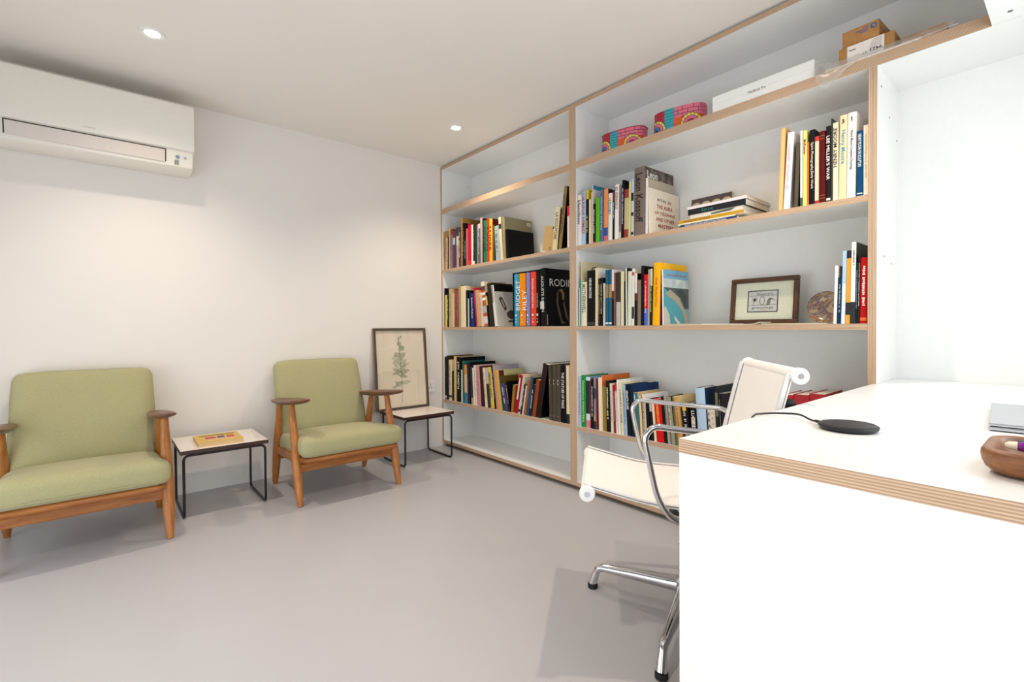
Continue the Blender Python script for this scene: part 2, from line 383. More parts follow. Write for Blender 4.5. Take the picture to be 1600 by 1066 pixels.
# ------------------------------------------------------------------ armchairs
def armchair(loc, label, rz=0):
    t = thing('armchair', label, 'armchair', loc, rz, 'green armchairs along the left wall')
    def leg(p0, p1, r):
        k = 14; P0 = Vector(p0); P1 = Vector(p1); path = []; rr = []
        for i in range(k+1):
            s = i/k; path.append(P0.lerp(P1, s))
            v = r*(.62+.38*math.sin(min(1, s/.42)*PI/2)) if s < .42 else r*(1-.36*((s-.42)/.58)**1.3)
            if i == 0: v *= .86
            rr.append(v)
        MB().tube(path, rr, 16).obj('leg', OAK, t, 40)
    for s in (-1, 1):
        leg((.655, .287*s, 0), (.505, .284*s, .532), .025)
        leg((.145, .284*s, 0), (.275, .284*s, .508), .024)
    for s in (-1, 1):
        m = rbox(.57, .102, .034, .05, 14)
        vs = []
        for (x, y, z) in m.v:
            u = x/.285; wd = 1-.42*max(0, -u)**1.5-.18*max(0, u)**3; zz = z*(1-.55*abs(u)**2.2)+.004*u*u
            yy = y*wd
            zz = zz+.006*(1-min(1, abs(yy)/.049)**2)*(1 if z < 0 else 0)*-1
            vs.append((x+.415, yy+.274*s, zz+.538+.030*u))
        m.v = vs; m.obj('armrest', TEAK, t, 60)
    for s in (-1, 1):   # side rails between legs
        MB().prism([(.235, .205), (.575, .220), (.575, .258), (.235, .245)], -.011, .011, T=lambda p, s=s: (p[0], .283*s+p[2], p[1])).obj('side_rail', OAKX, t, bevel=.003)
    MB().box(.590, .612, -.268, .268, .170, .214).obj('front_apron', OAKX, t, bevel=.005)
    MB().box(.20, .222, -.268, .268, .165, .215).obj('rear_apron', OAKX, t, bevel=.005)
    path = fillet([(.22, -.262, .20), (.68, -.262, .244), (.68, .262, .244), (.22, .262, .20)], .035, 6)
    MB().tube(path, .0145, 12).obj('seat_frame', OAKX, t, 50)
    for k in range(7):
        y = -.2+k*.0667; MB().prism([(.22, .184), (.67, .227), (.67, .233), (.22, .190)], y-.012, y+.012, T=lambda p: (p[0], p[2], p[1])).obj('seat_slat', OAKX, t)
    for s in (-1, 1):
        MB().tube(smooth_path([(.215, .2*s, .21), (.12, .2*s, .40), (.045, .2*s, .62), (.02, .2*s, .70)]), .012, 10).obj('back_stile', OAK, t, 50)
    for z, x in ((.66, .03), (.52, .075), (.38, .128)): MB().tube([(x, -.22, z), (x, .22, z)], .010, 8).obj('back_slat', OAK, t, 50)
    # cushions
    m = rbox(.545, .555, .116, .044, 14, .014, .2); o = m.obj('seat_cushion', GREEN, t, 60)
    o.location = (.438, 0, .2935); o.rotation_euler = (0, -.085, 0); o.rotation_euler = (0, -.085, 0)
    for v in o.data.vertices:
        f = max(0, (v.co.x-.14)/.13); v.co.y *= 1+.085*min(1, f)**1.2
        v.co.z += -.010*max(0, -v.co.x/.27)
    sm = MB(); pz = -.036; ring = []
    n = 60
    for i in range(n):
        a = 2*PI*i/n; ca, sa = math.cos(a), math.sin(a)
        x = math.copysign(abs(ca)**.32, ca)*.2705; y = math.copysign(abs(sa)**.32, sa)*.2745
        y *= 1+.085*min(1, max(0, (x-.14)/.13))**1.2; ring.append((x, y, pz-.010*max(0, -x/.27)))
    q = sm.tube(ring, .0022, 6, closed=True).obj('seam', GREEN, o, 60)
    m = rbox(.105, .545, .485, .045, 14); o = m.obj('back_cushion', GREEN, t, 60)
    for v in o.data.vertices:
        u = v.co.z/.2425; b = (1-(v.co.y/.2725)**2)*(1-u*u); v.co.x += .022*max(0, b)*(1 if v.co.x > 0 else 0)
        v.co.y *= 1-.02*u
    o.location = (.133, 0, .512); o.rotation_euler = (0, -.30, 0)
    ring = []
    for i in range(n):
        a = 2*PI*i/n; ca, sa = math.cos(a), math.sin(a)
        z = math.copysign(abs(sa)**.26, sa)*.2415; y = math.copysign(abs(ca)**.26, ca)*.2715*(1-.02*z/.2425); ring.append((.02, y, z))
    MB().tube(ring, .002, 6, closed=True).obj('seam', GREEN, o, 60)
    return t
armchair((0, -1.006, 0), 'green cushioned oak armchair between the two small tables')
armchair((.012, -2.150, 0), 'green cushioned oak armchair under the air conditioner, cut by frame edge')

# ------------------------------------------------------------------ side tables
TTOP = wallmat('EFE6E0', 'table_laminate', .3); TEDGE = woodmat('dark_table_edge', '2A140E', '4A281C', (3, 3, 60), .4)
def side_table(loc, label, d=.39, w=.40, rz=0):
    t = thing('side_table', label, 'side table', loc, rz, 'small white topped tables')
    o = MB().box(-d/2, d/2, -w/2, w/2, .325, .345, 1).obj('tabletop', [TTOP, TEDGE], t)
    o.data.polygons[1].material_index = 0
    x0, x1, y = -d/2+.022, d/2-.014, w/2-.014
    r = .0062
    loop = fillet([(x0, -y, .321), (x0, -y, .0062), (x1, -y, .0062), (x1, -y, .317), (x1, y, .317), (x1, y, .0062), (x0, y, .0062), (x0, y, .321)], .028, 6)
    MB().tube(loop, r, 10).obj('tube_frame', BLACKM, t, 60)
    MB().tube([(x0, -y, .317), (x0, y, .317)], r, 10).obj('cross_bar', BLACKM, t, 60)
    return t
side_table((.272, -1.600, 0), 'small white topped table with yellow book between the armchairs')
side_table((.203, -.342, 0), 'small white topped table with framed print, beside the bookcase', .37, .40, 0)

# yellow book on table
YB = paint('D8AE4A', .4); 
yb = thing('book', 'yellow paperback with pink and brown cover picture lying on a small table', 'book', (.315, -1.614, .345), math.radians(-1))
MB().box(-.112, .112, -.104, .104, .0, .0014).box(-.112, .112, -.104, .104, .0185, .020).box(-.112, -.1105, -.104, .104, .0014, .0185).obj('cover', YB, yb)
MB().box(-.1103, .110, -.1025, .1025, .0014, .0185).obj('pages', paint('DDBF94', .8), yb)
for (x0, x1, y0, y1, c) in ((-.03, .03, -.06, -.012, 'B0483A'), (-.035, .03, -.004, .03, '5A4A66'), (-.03, .035, .038, .074, 'C2403A'), (.03, .052, -.055, .07, 'E4B9A0')):
    MB().box(x0, x1, y0, y1, .0199, .0202).obj('cover_print', paint(c, .5), yb)
MB().box(-.09, -.055, -.08, .085, .0199, .0202).obj('cover_print', paint('8A7A2A', .5), yb)

# ------------------------------------------------------------------ framed botanical print leaning on the right-hand table
pf = thing('framed_print', 'tall framed botanical print leaning on the wall above a small table', 'picture', (.075, -.378, .3462))
pf.rotation_euler = (0, -.088, 0)
FW = woodmat('dark_print_frame', '3E3630', '5C5148', (30, 30, 4), .5); FWE = woodmat('frame_edge', '8A6A48', 'A58460', (20, 20, 4), .5)
PW, PH = .215, .605
for (a, b, c, d) in ((-PW, -PW+.018, 0, PH), (PW-.018, PW, 0, PH), (-PW+.018, PW-.018, 0, .018), (-PW+.018, PW-.018, PH-.018, PH)):
    o = MB().box(-.018, .004, a, b, c, d, 1).obj('frame_rail', [FW, FWE], pf, bevel=.0015); o.data.polygons[3].material_index = 0
PAPER = marbled('aged_print_paper', 5, [(.3, 'EADDC4'), (.7, 'F2E8D4')], .7)
MB().box(-.016, -.010, -PW+.018, PW-.018, .018, PH-.018).obj('print_paper', PAPER, pf)
INK = paint('83836F', .8); PALEG = paint('CFCDB2', .8); MIDG = paint('B9BA9C', .8)
rnd = random.Random(11)
st = MB(); lf = MB(); lo = MB()
st.tube(smooth_path([(-.0098, -.005, .05), (-.0098, .0, .2), (-.0098, -.006, .36), (-.0098, -.012, .54)]), .0014, 6)
def petal(cy, cz, ang, L, W):
    pts = []
    for i in range(14):
        a = 2*PI*i/14; u = L*(.5+.5*math.cos(a)); v = W*math.sin(a)*(1-.4*math.cos(a))
        pts.append((-.0095-rnd.random()*.0003, cy+u*math.cos(ang)-v*math.sin(ang), cz+u*math.sin(ang)+v*math.cos(ang)))
    lf.quad(pts, rnd.choice([0, 0, 1])); lo.tube(pts, .0007, 4, closed=True)
for lev in range(9):
    z = .20+lev*.041; spread = (.055 if lev < 5 else .055-.011*(lev-4))*(1+.2*rnd.random())
    for k in range(5 if lev < 7 else 3):
        side = rnd.choice([-1, 1]); a0 = rnd.uniform(-.5, 1.0); petal(-.005+rnd.uniform(-.012, .012), z+rnd.uniform(-.012, .012), a0 if side > 0 else PI-a0, spread*rnd.uniform(.7, 1.25), .012*rnd.uniform(.6, 1.3))
for k in range(4): petal(-.03+rnd.uniform(-.03, .02), .12+k*.02, rnd.uniform(2.2, 3.6), .03, .007)
st.obj('printed_stem', INK, pf); lf.obj('printed_petals', [PALEG, MIDG], pf); lo.obj('printed_outlines', INK, pf)
MB().box(-.0065, -.0045, -PW+.017, PW-.017, .017, PH-.017).obj('glass_pane', GLASS, pf)
ROWS = {
'L2': [
(24,24.0,303,0.1,200,0,'tan and brown mottled slim book','B07D3C','B07D3C','#','4A2A12',[],'h',{}),
(48.6,3.8,306,1.28,200,0,'thin tan paperback','BD9C70','BD9C70',None,'fff',[],'h',{}),
(53.0,24.0,248,1.26,200,0,'speckled cream slim book','C9C2AA','C9C2AA','#','55503F',[],'h',{}),
(77.6,12,255,1.25,200,0,'thin black book','1A1713','1A1713',None,'fff',[],'h',{}),
(95,20,319,0.9,200,0,'light tan narrow book','CBA46E','CBA46E',None,'fff',[],'h',{}),
(116,33,306,1.0,200,0,'mottled pink book with dark red top','8F6F84','6E1F1C','#','3A2436',[(0.86,1,'7A2A22')],'h',{}),
(151,32,291,1.06,200,0,'dark plum book with pale blue patch','53434F','742320',None,'fff',[(0.62,0.8,'A9C4DA'),(0.8,1,'6E1A1A')],'h',{}),
(186,15,286,0.57,200,0,'thin purple book','4A3F68','4A3F68',None,'fff',[],'h',{}),
(205,32,307,-0.13,200,0,'navy book with cream and pink lower spine','C09A94','1B1D33',None,'fff',[(0.78,1,'20243A'),(0.55,0.78,'D8C3A4')],'h',{}),
(241,25,303,0.2,200,0,'grey brown book with white top lettering','4A3C36','4A3C36','#','E6E0D8',[],'h',{}),
(269,18,370,0.55,272,0,'tall brown board book','A98352','8A6636',None,'fff',[],'h',{}),
(289,28.4,325,0.29,240,0,'black book with gold dotted spine','12100E','12100E','#','9C7A3A',[],'h',{}),
(318.0,16,216,0.27,200,0,'small black book with white lettering','101014','101014','#','C8D4D8',[],'h',{}),
(336,22,277,-0.0,200,0,'salmon brown paperback','B26C50','B26C50',None,'fff',[],'h',{}),
(359,41,302,0.3,220,0,'crimson thick book','C40B3C','C40B3C',None,'fff',[(0,0.12,'E10A1C')],'h',{}),
(403,21,294,0.3,200,0,'thin cream book','E8DFC8','E8DFC8',None,'fff',[],'h',{}),
(425,21,289,0.5,230,0,'dark navy book with white base label','1B2A38','1B2A38','#','9FB2BC',[(0.0,0.09,'EFE6CC')],'h',{}),
(447,24,281,0.4,220,0,'dark green book','17352C','17352C',None,'fff',[],'h',{}),
(474,14,287,0.36,200,0,'narrow brown and cream book','9C8562','9C8562',None,'fff',[],'h',{}),
(490,26,288,0.07,200,0,'blue grey patterned book','59627F','59627F','#','D7DCEA',[(0.88,1,'CDB9C4')],'h',{}),
(518,23.4,327,-0.23,240,0,'tall mauve grey book','BCA698','BCA698',None,'fff',[],'h',{}),
(542.0,10,321,0.39,240,0,'dark maroon thin board','2A0A0A','3A0C10',None,'fff',[],'h',{}),
(554,38,300,0.11,240,0,'green volume with black lettering','0F7A58','0F7A58','ONE','0A2A20',[],'h',{}),
(594,27,302,0.29,240,0,'scarlet volume with black lettering','DE2A16','DE2A16','TWO','3A0A06',[],'h',{}),
(622,35,300,0.21,240,0,'yellow volume with black lettering','F2B42C','5A0F12','THREE','1A1408',[],'h',{}),
(660,21,252,-0.07,200,0,'small brown book','6A4A3A','2B1512',None,'fff',[],'h',{}),
(696,47,239,-3.54,160,0,'pale blue grey leaning book','9FB0B4','9FB0B4','#','38444A',[],'h',{}),
(748,29,293,-4.59,240,0,'tall leaning cream book with dark label','DCCDA6','DCCDA6',None,'fff',[(0.72,0.84,'2A1512')],'h',{}),
(781,25,288,-2.7,250,0,'tall olive grey book with white corner label','94886A','8C8468',None,'fff',[],'h',{'cl': 'label'}),
(814,27,198,-4.4,235,0,'black square book','060607','060607',None,'fff',[],'h',{}),
(1249,41,254,7.1,200,0,'cream leaning book with black lettering','DCCFA4','DCCFA4','LA SCULPTURE','2A2418',[],'h',{'dx': 0}),
(1292,7.4,241,6.9,200,0,'thin maroon leaning book','4A1A14','4A1A14',None,'fff',[],'h',{}),
(1300.0,26,368,8.0,250,0,'tall olive book with large dark lettering','8E7A48','1B110C','VINCENT VAN GOGH','3A2410',[],'h',{'hf': 0.68,'ud': 1}),
(1374,18,244,0.4,200,0,'white book with red top against the divider','E9E2DC','B0142A',None,'fff',[(0.76,1,'D3122C')],'h',{}),
],
'L3': [
(24,11.2,312,0.57,200,0,'thin navy black book','15131F','1A1830',None,'fff',[],'h',{}),
(35.9,30.0,255,0.53,200,0,'bright yellow small book','E0C85E','E0C85E',None,'fff',[],'h',{}),
(66.5,22,253,0.51,200,0,'dark navy small book with white lettering','10131E','10131E','#','C9D3DC',[],'h',{}),
(90,44,301,0.29,200,0,'khaki book','C3AF7C','C3AF7C','#','8A7846',[],'h',{}),
(136,33,265,0.04,200,0,'pale pink thin book','D4BCA8','D4BCA8',None,'fff',[],'h',{}),
(171,38,295,-0.29,200,0,'rust brown book','97431F','97431F','#','C07A54',[],'h',{}),
(210,21,291,-0.38,200,0,'purple grey narrow book','6E5A64','6E5A64','#','A89CA4',[],'h',{}),
(233,25,319,-0.67,220,0,'tall tan narrow book','B48E60','70604A',None,'fff',[],'h',{}),
(259,68,311,-0.35,220,0,'thick cream book','EADCB8','E6CFA4',None,'fff',[],'h',{}),
(330,22,276,-0.85,200,0,'dark grey green book','262B28','0E0F10',None,'fff',[],'h',{}),
(353,17,212,-0.27,200,0,'thin pale grey small book','B9C2C0','1E2830',None,'fff',[],'h',{}),
(372,17,272,-0.67,200,0,'black narrow book','0E0F12','0E0F12',None,'fff',[],'h',{}),
(393,43,249,-1.48,200,0,'royal blue leaning book with white title','18307C','0C1238','Jackson Pollock','F4F4F0',[],'h',{}),
(456,14,290,-5.93,200,0,'thin raspberry leaning book','B8243C','B8243C',None,'fff',[],'h',{}),
(473,45,267,-6.45,170,0,'salmon tan leaning book','CF9F78','CF9F78',None,'fff',[],'h',{}),
(523,32,248,-7.37,200,0,'off white leaning book with small lettering','DCC9B4','DCC9B4','#','9A8470',[],'h',{}),
(557,45,324,-7.64,200,0,'tall book with orange and white figures','C05C34','D8C8A4',None,'fff',[(0.9,1,'E8DCC0'),(0.8,0.9,'5A1422'),(0.7,0.76,'F0E4D0'),(0.58,0.64,'F4E8D8'),(0.3,0.45,'B7B1A8'),(0.06,0.22,'D9D3CA')],'h',{}),
(604,18,246,-7.89,200,0,'black leaning book with yellow streak','11140E','11140E',None,'fff',[(0.62,0.9,'C9C44E')],'h',{}),
(626,44,307,-6.66,200,0,'tall dark olive brown leaning book','2F2618','1E1A14',None,'fff',[],'h',{}),
(680,30,292,-8.44,230,0,'white leaning book with black top lettering','E4DDD6','0B0D0B','PICASSO','15130F',[],'h',{'ts': 0.4,'tz': 0.78}),
(712,8,248,-7.0,250,0,'pale grey leaning book with brown drawing on cover','C9C4BA','C9C4BA',None,'fff',[],'h',{'cl': 'drawing'}),
(876,231,357,-0.3,260,0,'slipcase','08080A','08080A',None,'fff',[],'slip',{}),
(1149,48,360,-1.6,270,0,'thick black book with white capitals on cover','08080A','08080A','AUGUSTE RODIN','C9C4BA',[],'h',{'cl': 'rodin'}),
],
'L4': [
(24,27.8,340,0.0,200,0,'black book with grey lettered band','131214','131214','#','7A7876',[(0.03,0.09,'C9C5BE')],'h',{'tz': 0.75,'ts': 0.5}),
(52.4,28.0,351,-0.02,240,0,'tall dark brown book','1E1410','3A2414',None,'fff',[],'h',{}),
(81.0,44,319,-0.02,200,0,'cream book with small black emblem','DCCBA4','DCCBA4','#','6E6048',[(0.07,0.13,'3A342A')],'h',{}),
(128,20,233,0.1,200,0,'small black green book','14251F','14251F',None,'fff',[],'h',{}),
(156,31,350,0.1,220,0,'golden tan book','D6B676','D6B676',None,'fff',[],'h',{}),
(191,64,346,0.61,230,0,'large black book with widely spaced white letters','09090A','09090A','FLEMISH  ART','F2EEE6',[],'h',{'ts': 0.62,'tz': 0.6,'ud': 1,'hf': 0.34}),
(257,15,251,0.27,200,0,'thin white book','E8E2DA','E8E2DA',None,'fff',[],'h',{}),
(276,23,319,-0.52,200,0,'teal green narrow book','24665A','24665A',None,'fff',[],'h',{}),
(300,33,290,-0.62,200,0,'orange cream and teal banded book','D8B48E','D8B48E',None,'fff',[(0.75,1,'D98414'),(0,0.28,'0E7390')],'h',{}),
(340,18,311,-1.9,200,0,'dark blue mottled thin book','26364A','26364A','#','B8A890',[],'h',{}),
(361,30,312,-2.36,240,0,'black book with dark cover','15151A','08080A',None,'fff',[],'h',{}),
(393,22,282,-2.65,200,0,'dusky navy thin book','3A3442','3A3442',None,'fff',[(0,0.18,'B29C80')],'h',{}),
(417,17,273,-2.96,200,0,'narrow ivory book','E9E0CE','E9E0CE',None,'fff',[],'h',{}),
(436,26,295,-3.26,230,0,'cream book with faint lettering','DDD3C0','E0C8BE','#','8A8070',[],'h',{}),
(469,43,293,-4.53,200,0,'dusty pink book','CB8E93','CB8E93','#','A87078',[],'h',{}),
(514,39,291,-4.79,200,0,'dark maroon book','3E1714','3E1714',None,'fff',[],'h',{}),
(562,28,283,-6.48,200,0,'cream leaning book with dotted lettering','E2D3B2','E2D3B2','#','8A7A58',[],'h',{}),
(593,33,283,-6.95,200,0,'black and grey photo leaning book','34302E','8A7276',None,'fff',[(0.6,1,'B7B0B4')],'h',{}),
(631,39,292,-7.8,200,0,'yellow leaning book with spaced black capitals','DDBE58','DDBE58','AMERICAN ARTISTS','1A1408',[(0,0.09,'E6B020')],'h',{}),
(672,19,305,-8.02,200,0,'black leaning book with white lettering','121316','121316','#','D2CEC6',[],'h',{}),
(695,12,311,-8.64,230,0,'thin pink grey leaning book with lilac cover','B79AA0','A9A2AC',None,'fff',[],'h',{}),
(709,20,274,-8.91,200,0,'orange leaning book','E29A3E','E29A3E',None,'fff',[],'h',{}),
(732,23,279,-9.38,230,0,'tan leaning book with pale yellow cover','D8A85E','CFC68E',None,'fff',[],'h',{'cl': 'yellowcov'}),
(758,10,239,-9.89,170,0,'thin teal leaning book with olive cover','2C7A78','5C4A16',None,'fff',[],'h',{}),
(780,40,187,-13.31,200,0,'violet and white mottled leaning book','4A4264','4A4264','#','E0DCEC',[],'h',{}),
(827,14.2,207,-10.1,120,0,'black leaning book with white outlined cover','15151A','0A0A0C','#','D8D4CC',[],'h',{}),
(842.0,25,187,7.3,120,5,'small gold brown leaning book','9C6E34','9C6E34',None,'fff',[],'h',{}),
(878,40,262,12.01,170,0,'red leaning book with white slash','A8141A','A8141A',None,'fff',[(0.35,0.92,'E8DCD0')],'h',{'bw': 0.3}),
(920,20.0,256,11.88,240,0,'pale grey green leaning book','C8CCC0','D4CFB4',None,'fff',[(0.05,0.12,'2A2622')],'h',{}),
(941.0,19.0,202,11.87,200,0,'black and white patterned leaning book','1E2030','1E2030','#','D8D4D0',[],'h',{}),
(961.0,12,195,11.85,200,0,'thin pink and white leaning book','E2CFC8','E2CFC8',None,'fff',[],'h',{}),
(975,22,230,11.51,200,0,'orange brown leaning book','A0602E','A0602E',None,'fff',[],'h',{}),
(1001,23,255,10.77,200,0,'slate blue leaning book','34506A','1A2E22',None,'fff',[],'h',{}),
(1027,27,208,10.21,200,0,'black and white striped leaning book','22242A','22242A','#','E0DED6',[],'h',{}),
(1057,31,242,10.5,200,0,'brick brown leaning book','8E4428','8E4428',None,'fff',[],'h',{}),
(1093,42,347,11.7,250,0,'large dark maroon leaning book with black cover','2A1A18','050506',None,'fff',[],'h',{}),
(1217,26,341,-1.3,210,0,'leftmost of three matching grey volumes','4E463A','4E463A','I','D8D4C8',[],'h',{'grp': 'grey','ts': 0.06,'tz': 0.7}),
(1245,33,343,-0.4,210,0,'middle of three matching grey volumes','4E463A','4E463A','II','D8D4C8',[],'h',{'grp': 'grey','ts': 0.06,'tz': 0.7}),
(1279,35,345,-0.2,210,0,'rightmost of three matching grey volumes','4E463A','4E463A','III','D8D4C8',[],'h',{'grp': 'grey','ts': 0.06,'tz': 0.7}),
(1316,43,348,-0.2,240,0,'black book with white serif capitals','0A0A0E','0A0A0E','THE STATUES OF PARIS','E6E2DA',[],'h',{}),
(1362,27,344,-0.6,220,0,'cream book with black foot beside divider','E6D4AE','E6D4AE',None,'fff',[(0,0.17,'0C0C10')],'h',{}),
],
'R2': [
(1457.3,29.2,291,0.1,220,0,'white book with bold black title','EDE4DF','EDE4DF','Hamilton','14100E',[],'h',{'hf': 0.68,'tz': 0.66,'ts': 0.46}),
(1487.2,31.2,310,0.1,220,0,'light blue book with red capitals','A9C4E2','A9C4E2','LUBAINA HIMID','B8402E',[],'h',{'hf': 0.68,'tz': 0.6,'ts': 0.78}),
(1519.0,22,306,0.4,200,0,'black book with yellow top','17130C','C8B21E','#','D8C62E',[(0.83,1,'C9B81C')],'h',{'tz': 0.35,'ts': 0.35}),
(1542,11.4,250,0.4,200,0,'narrow cream book','E6DCC4','E6DCC4',None,'fff',[],'h',{}),
(1554.0,10,287,0.84,200,0,'thin tan book beside narrow cream one','D5B27E','D5B27E',None,'fff',[],'h',{}),
(1565,4.4,324,0.74,240,0,'tall white book with blue cover top','E2DAD6','D8D0CC',None,'fff',[],'h',{'cl': 'bluetop'}),
(1570.0,18,217,0.73,200,0,'small black book with white lettering and red foot','141012','141012','#','E2DED6',[(0,0.05,'B0202A')],'h',{}),
(1589,30,246,0.6,150,0,'bright green book','5CB41E','5CB41E',None,'fff',[],'h',{}),
(1621,23,284,0.5,200,0,'slate blue book','54708E','54708E','#','C9D4DE',[],'h',{}),
(1646,29,282,0.5,220,0,'orange flame patterned book with blue and pink foot','F08E4E','1A1626',None,'fff',[(0.1,0.26,'27459C'),(0,0.1,'D4626A')],'h',{}),
(1676,28,252,0.7,200,0,'white book with multicoloured title','E8E6DA','E8E6DA','Hockney','$',[],'h',{'tz': 0.72,'ts': 0.36}),
(1706,11.4,258,0.6,200,0,'black narrow book with red top','120E10','3A1014','#','E0DAD4',[(0.8,1,'8C1A28')],'h',{'tz': 0.6,'ts': 0.35}),
(1718.0,28,289,1.1,200,0,'white book with outlined grey lettering','E9E5E0','E9E5E0','ED KIENHOLZ','6A6460',[],'h',{'tz': 0.75,'ts': 0.4}),
(1747,15,280,1.0,200,0,'mauve patterned narrow book','8C7078','8C7078','#','4A3A40',[(0,0.12,'D8CDB4')],'h',{}),
(1764,15,303,1.15,220,0,'black book with white dotted pattern','10131A','0C1220','#','C8D6DA',[],'h',{}),
(1780,29,250,1.05,150,0,'tan book with two dark red bands','C3B288','C3B288',None,'fff',[(0.82,1,'8E2A22'),(0,0.17,'8E2A22')],'h',{}),
(1810,12,287,1.0,200,0,'pale lime thin book','D5D68C','D5D68C',None,'fff',[],'h',{}),
(1824,17,295,0.8,200,0,'white and dark streaked narrow book','C9C6C2','C9C6C2',None,'fff',[(0.62,0.76,'12141C'),(0.76,1,'B9C4E2'),(0.36,0.42,'1A1A20'),(0.03,0.08,'1A1A20')],'h',{}),
(1846,63,344,0.2,260,0,'thick taupe book with huge black title','7C6C64','6B5850','Leon Kossoff','0C0A09',[],'h',{'hf': 0.72,'ts': 0.72,'tz': 0.55,'cl': 'kossoff'}),
(1911,15,280,0.53,230,0,'thin grey white booklet behind cream booklet','E4DEDA','B4A898',None,'fff',[],'h',{}),
(1932,5,231,-0.83,275,0,'cream booklet with red and black capitals on cover','E8DCC8','E9DECB',None,'fff',[],'h',{'cl': 'kitaj'}),
(2540,17,326,2.0,200,0,'tall sand yellow leaning book','E9BE7E','D9AE6E',None,'fff',[],'h',{}),
(2559,24,301,3.2,200,0,'white leaning book with faint pink lettering','EFE6E6','EFE6E6','#','D8BCC0',[],'h',{}),
(2598,15,254,1.9,180,0,'dark olive grey photo leaning book','5A5040','12160F',None,'fff',[],'h',{}),
(2622,8,296,0.0,200,0,'thin white book with green foot','E9E4E0','E9E4E0',None,'fff',[(0,0.12,'3A5A44')],'h',{}),
(2631,14.4,292,0.1,200,0,'pale yellow book with small black title','F5DE84','F5DE84','McKeever','1A1408',[],'h',{'ts': 0.2,'tz': 0.78}),
(2646.0,6,244,0.1,180,0,'thin orange book','D8742A','D8742A',None,'fff',[],'h',{}),
(2654,18.4,287,0.09,200,0,'black book with white running title','15171A','15171A','Spirit Photography,Early Work','DDD6CC',[],'h',{'ts': 0.62,'tz': 0.52}),
(2673.0,13,257,0.07,200,0,'cream book with red top and foot','E4D2B4','E4D2B4',None,'fff',[(0.93,1,'D81A1E'),(0,0.05,'C81A1E')],'h',{}),
(2688,21,271,-0.26,200,0,'dark red leather book with gilt rules','5A1213','5A1213',None,'fff',[(0.93,0.94,'96502C'),(0.89,0.9,'96502C'),(0.1,0.11,'96502C'),(0.06,0.07,'96502C')],'h',{}),
(2710,16,284,-0.0,200,0,'dark brown book with bold white capitals','241A1C','241A1C',"LEE MILLER'S WAR",'F4EEE6',[(0.02,0.05,'F0EAE2')],'h',{'hf': 0.68,'ts': 0.58,'tz': 0.58}),
(2727,4,309,-0.1,200,0,'thin dark green book with grey cover','2E4236','4A4640',None,'fff',[],'h',{}),
(2732,18,289,0.0,200,0,'cream book with tall dark capitals reading upward','EADFC6','EADFC6','HENRY MOORE','2A2420',[],'h',{'hf': 0.68,'ud': 1,'ts': 0.5,'tz': 0.68}),
(2751,24,308,0.7,210,0,'pale yellow volume numbered three','EBDBAE','EBDBAE','Henry Moore','1E9CC4',[],'h',{'hf': 0.68,'ts': 0.4,'tz': 0.62,'num': '3'}),
(2776,28,309,0.7,220,0,'white thick volume numbered one','EEE6E2','EEE6E2','Henry Moore Complete Drawings','3A3432',[],'h',{'ts': 0.46,'tz': 0.56,'num': '1'}),
(2807,20,235,0.18,180,0,'navy blue book with white bold title','0F4A72','0F4A72','HENRY MOORE ON SCULPTURE','F4F2EC',[(0.035,0.05,'E8E8E4')],'h',{'ts': 0.5,'tz': 0.7}),
(2829,14,251,-0.18,200,0,'cream book beside right end panel','EBDFC8','EBDFC8','#','C8BCA0',[],'h',{}),
],
'R3': [
(1457.3,4.5,214,0.48,200,0,'thin dark brown book','2A1C18','2A1C18',None,'fff',[],'h',{}),
(1462.4,7.5,218,0.46,200,0,'thin white book beside teal one','DCDACC','DCDACC',None,'fff',[],'h',{}),
(1470.5,9.0,267,0.44,200,0,'thin teal book','3E8C94','3E8C94',None,'fff',[],'h',{}),
(1480.1,5.2,369,0.42,270,0,'tall cream portfolio with black letter on cover','DCCB9E','D8CBA2',None,'fff',[],'h',{'cl': 'C'}),
(1486.0,36.4,249,0.46,200,0,'cream book with spaced grey capitals','E9E0C4','E9E0C4','MOTHERWELL','6A6450',[],'h',{'hf': 0.68,'ts': 0.66,'tz': 0.62}),
(1523.0,58,310,0.44,210,0,'thick black book with white capitals','0C0C0E','0C0C0E','HENRI MATISSE','E6E2DC',[(0.02,0.07,'2A2A2E')],'h',{'ts': 0.36,'tz': 0.68,'th': 0.2}),
(1584,19,321,0.3,210,0,'pale tan narrow book with white cover','E2CBA0','E8E4E2',None,'fff',[],'h',{}),
(1606,14.4,261,0.36,200,0,'small black speckled book','26241E','26241E','#','A8A490',[],'h',{}),
(1621.0,17,263,0.34,180,0,'small black book with cream capitals','0E0E0C','0E0E0C','#','D8D0B4',[],'h',{}),
(1639,15,232,0.4,200,0,'small grey white book','CFC8BE','CFC8BE','#','9A948A',[],'h',{}),
(1656,21,302,0.1,200,0,'left one of two matching teal books','1E5C78','1E5C78',None,'fff',[(0.5,0.74,'8C7A4A'),(0.03,0.06,'DCE4E6')],'h',{'grp': 'teal'}),
(1679,20.4,302,0.2,200,0,'right one of two matching teal books','1E5C78','1E5C78',None,'fff',[(0.5,0.74,'A08046'),(0.03,0.06,'DCE4E6')],'h',{'grp': 'teal'}),
(1700.0,14,301,0.2,200,0,'black white and red patterned narrow book','14100F','D8CCD0',None,'fff',[(0.62,1,'E4DCDC'),(0.48,0.62,'5A1A14')],'h',{}),
(1715,10,283,0.7,200,0,'rust brown narrow book','94441F','4A4440',None,'fff',[],'h',{}),
(1727,29,283,0.56,180,0,'grey and black photo book','3A3432','201E20',None,'fff',[(0,0.44,'B9B4B2')],'h',{}),
(1758,20,285,0.26,220,0,'cream narrow book','DDD3A6','DDD3A6',None,'fff',[],'h',{}),
(1780,11,233,-0.1,200,0,'dark slate small book','28343E','28343E',None,'fff',[],'h',{}),
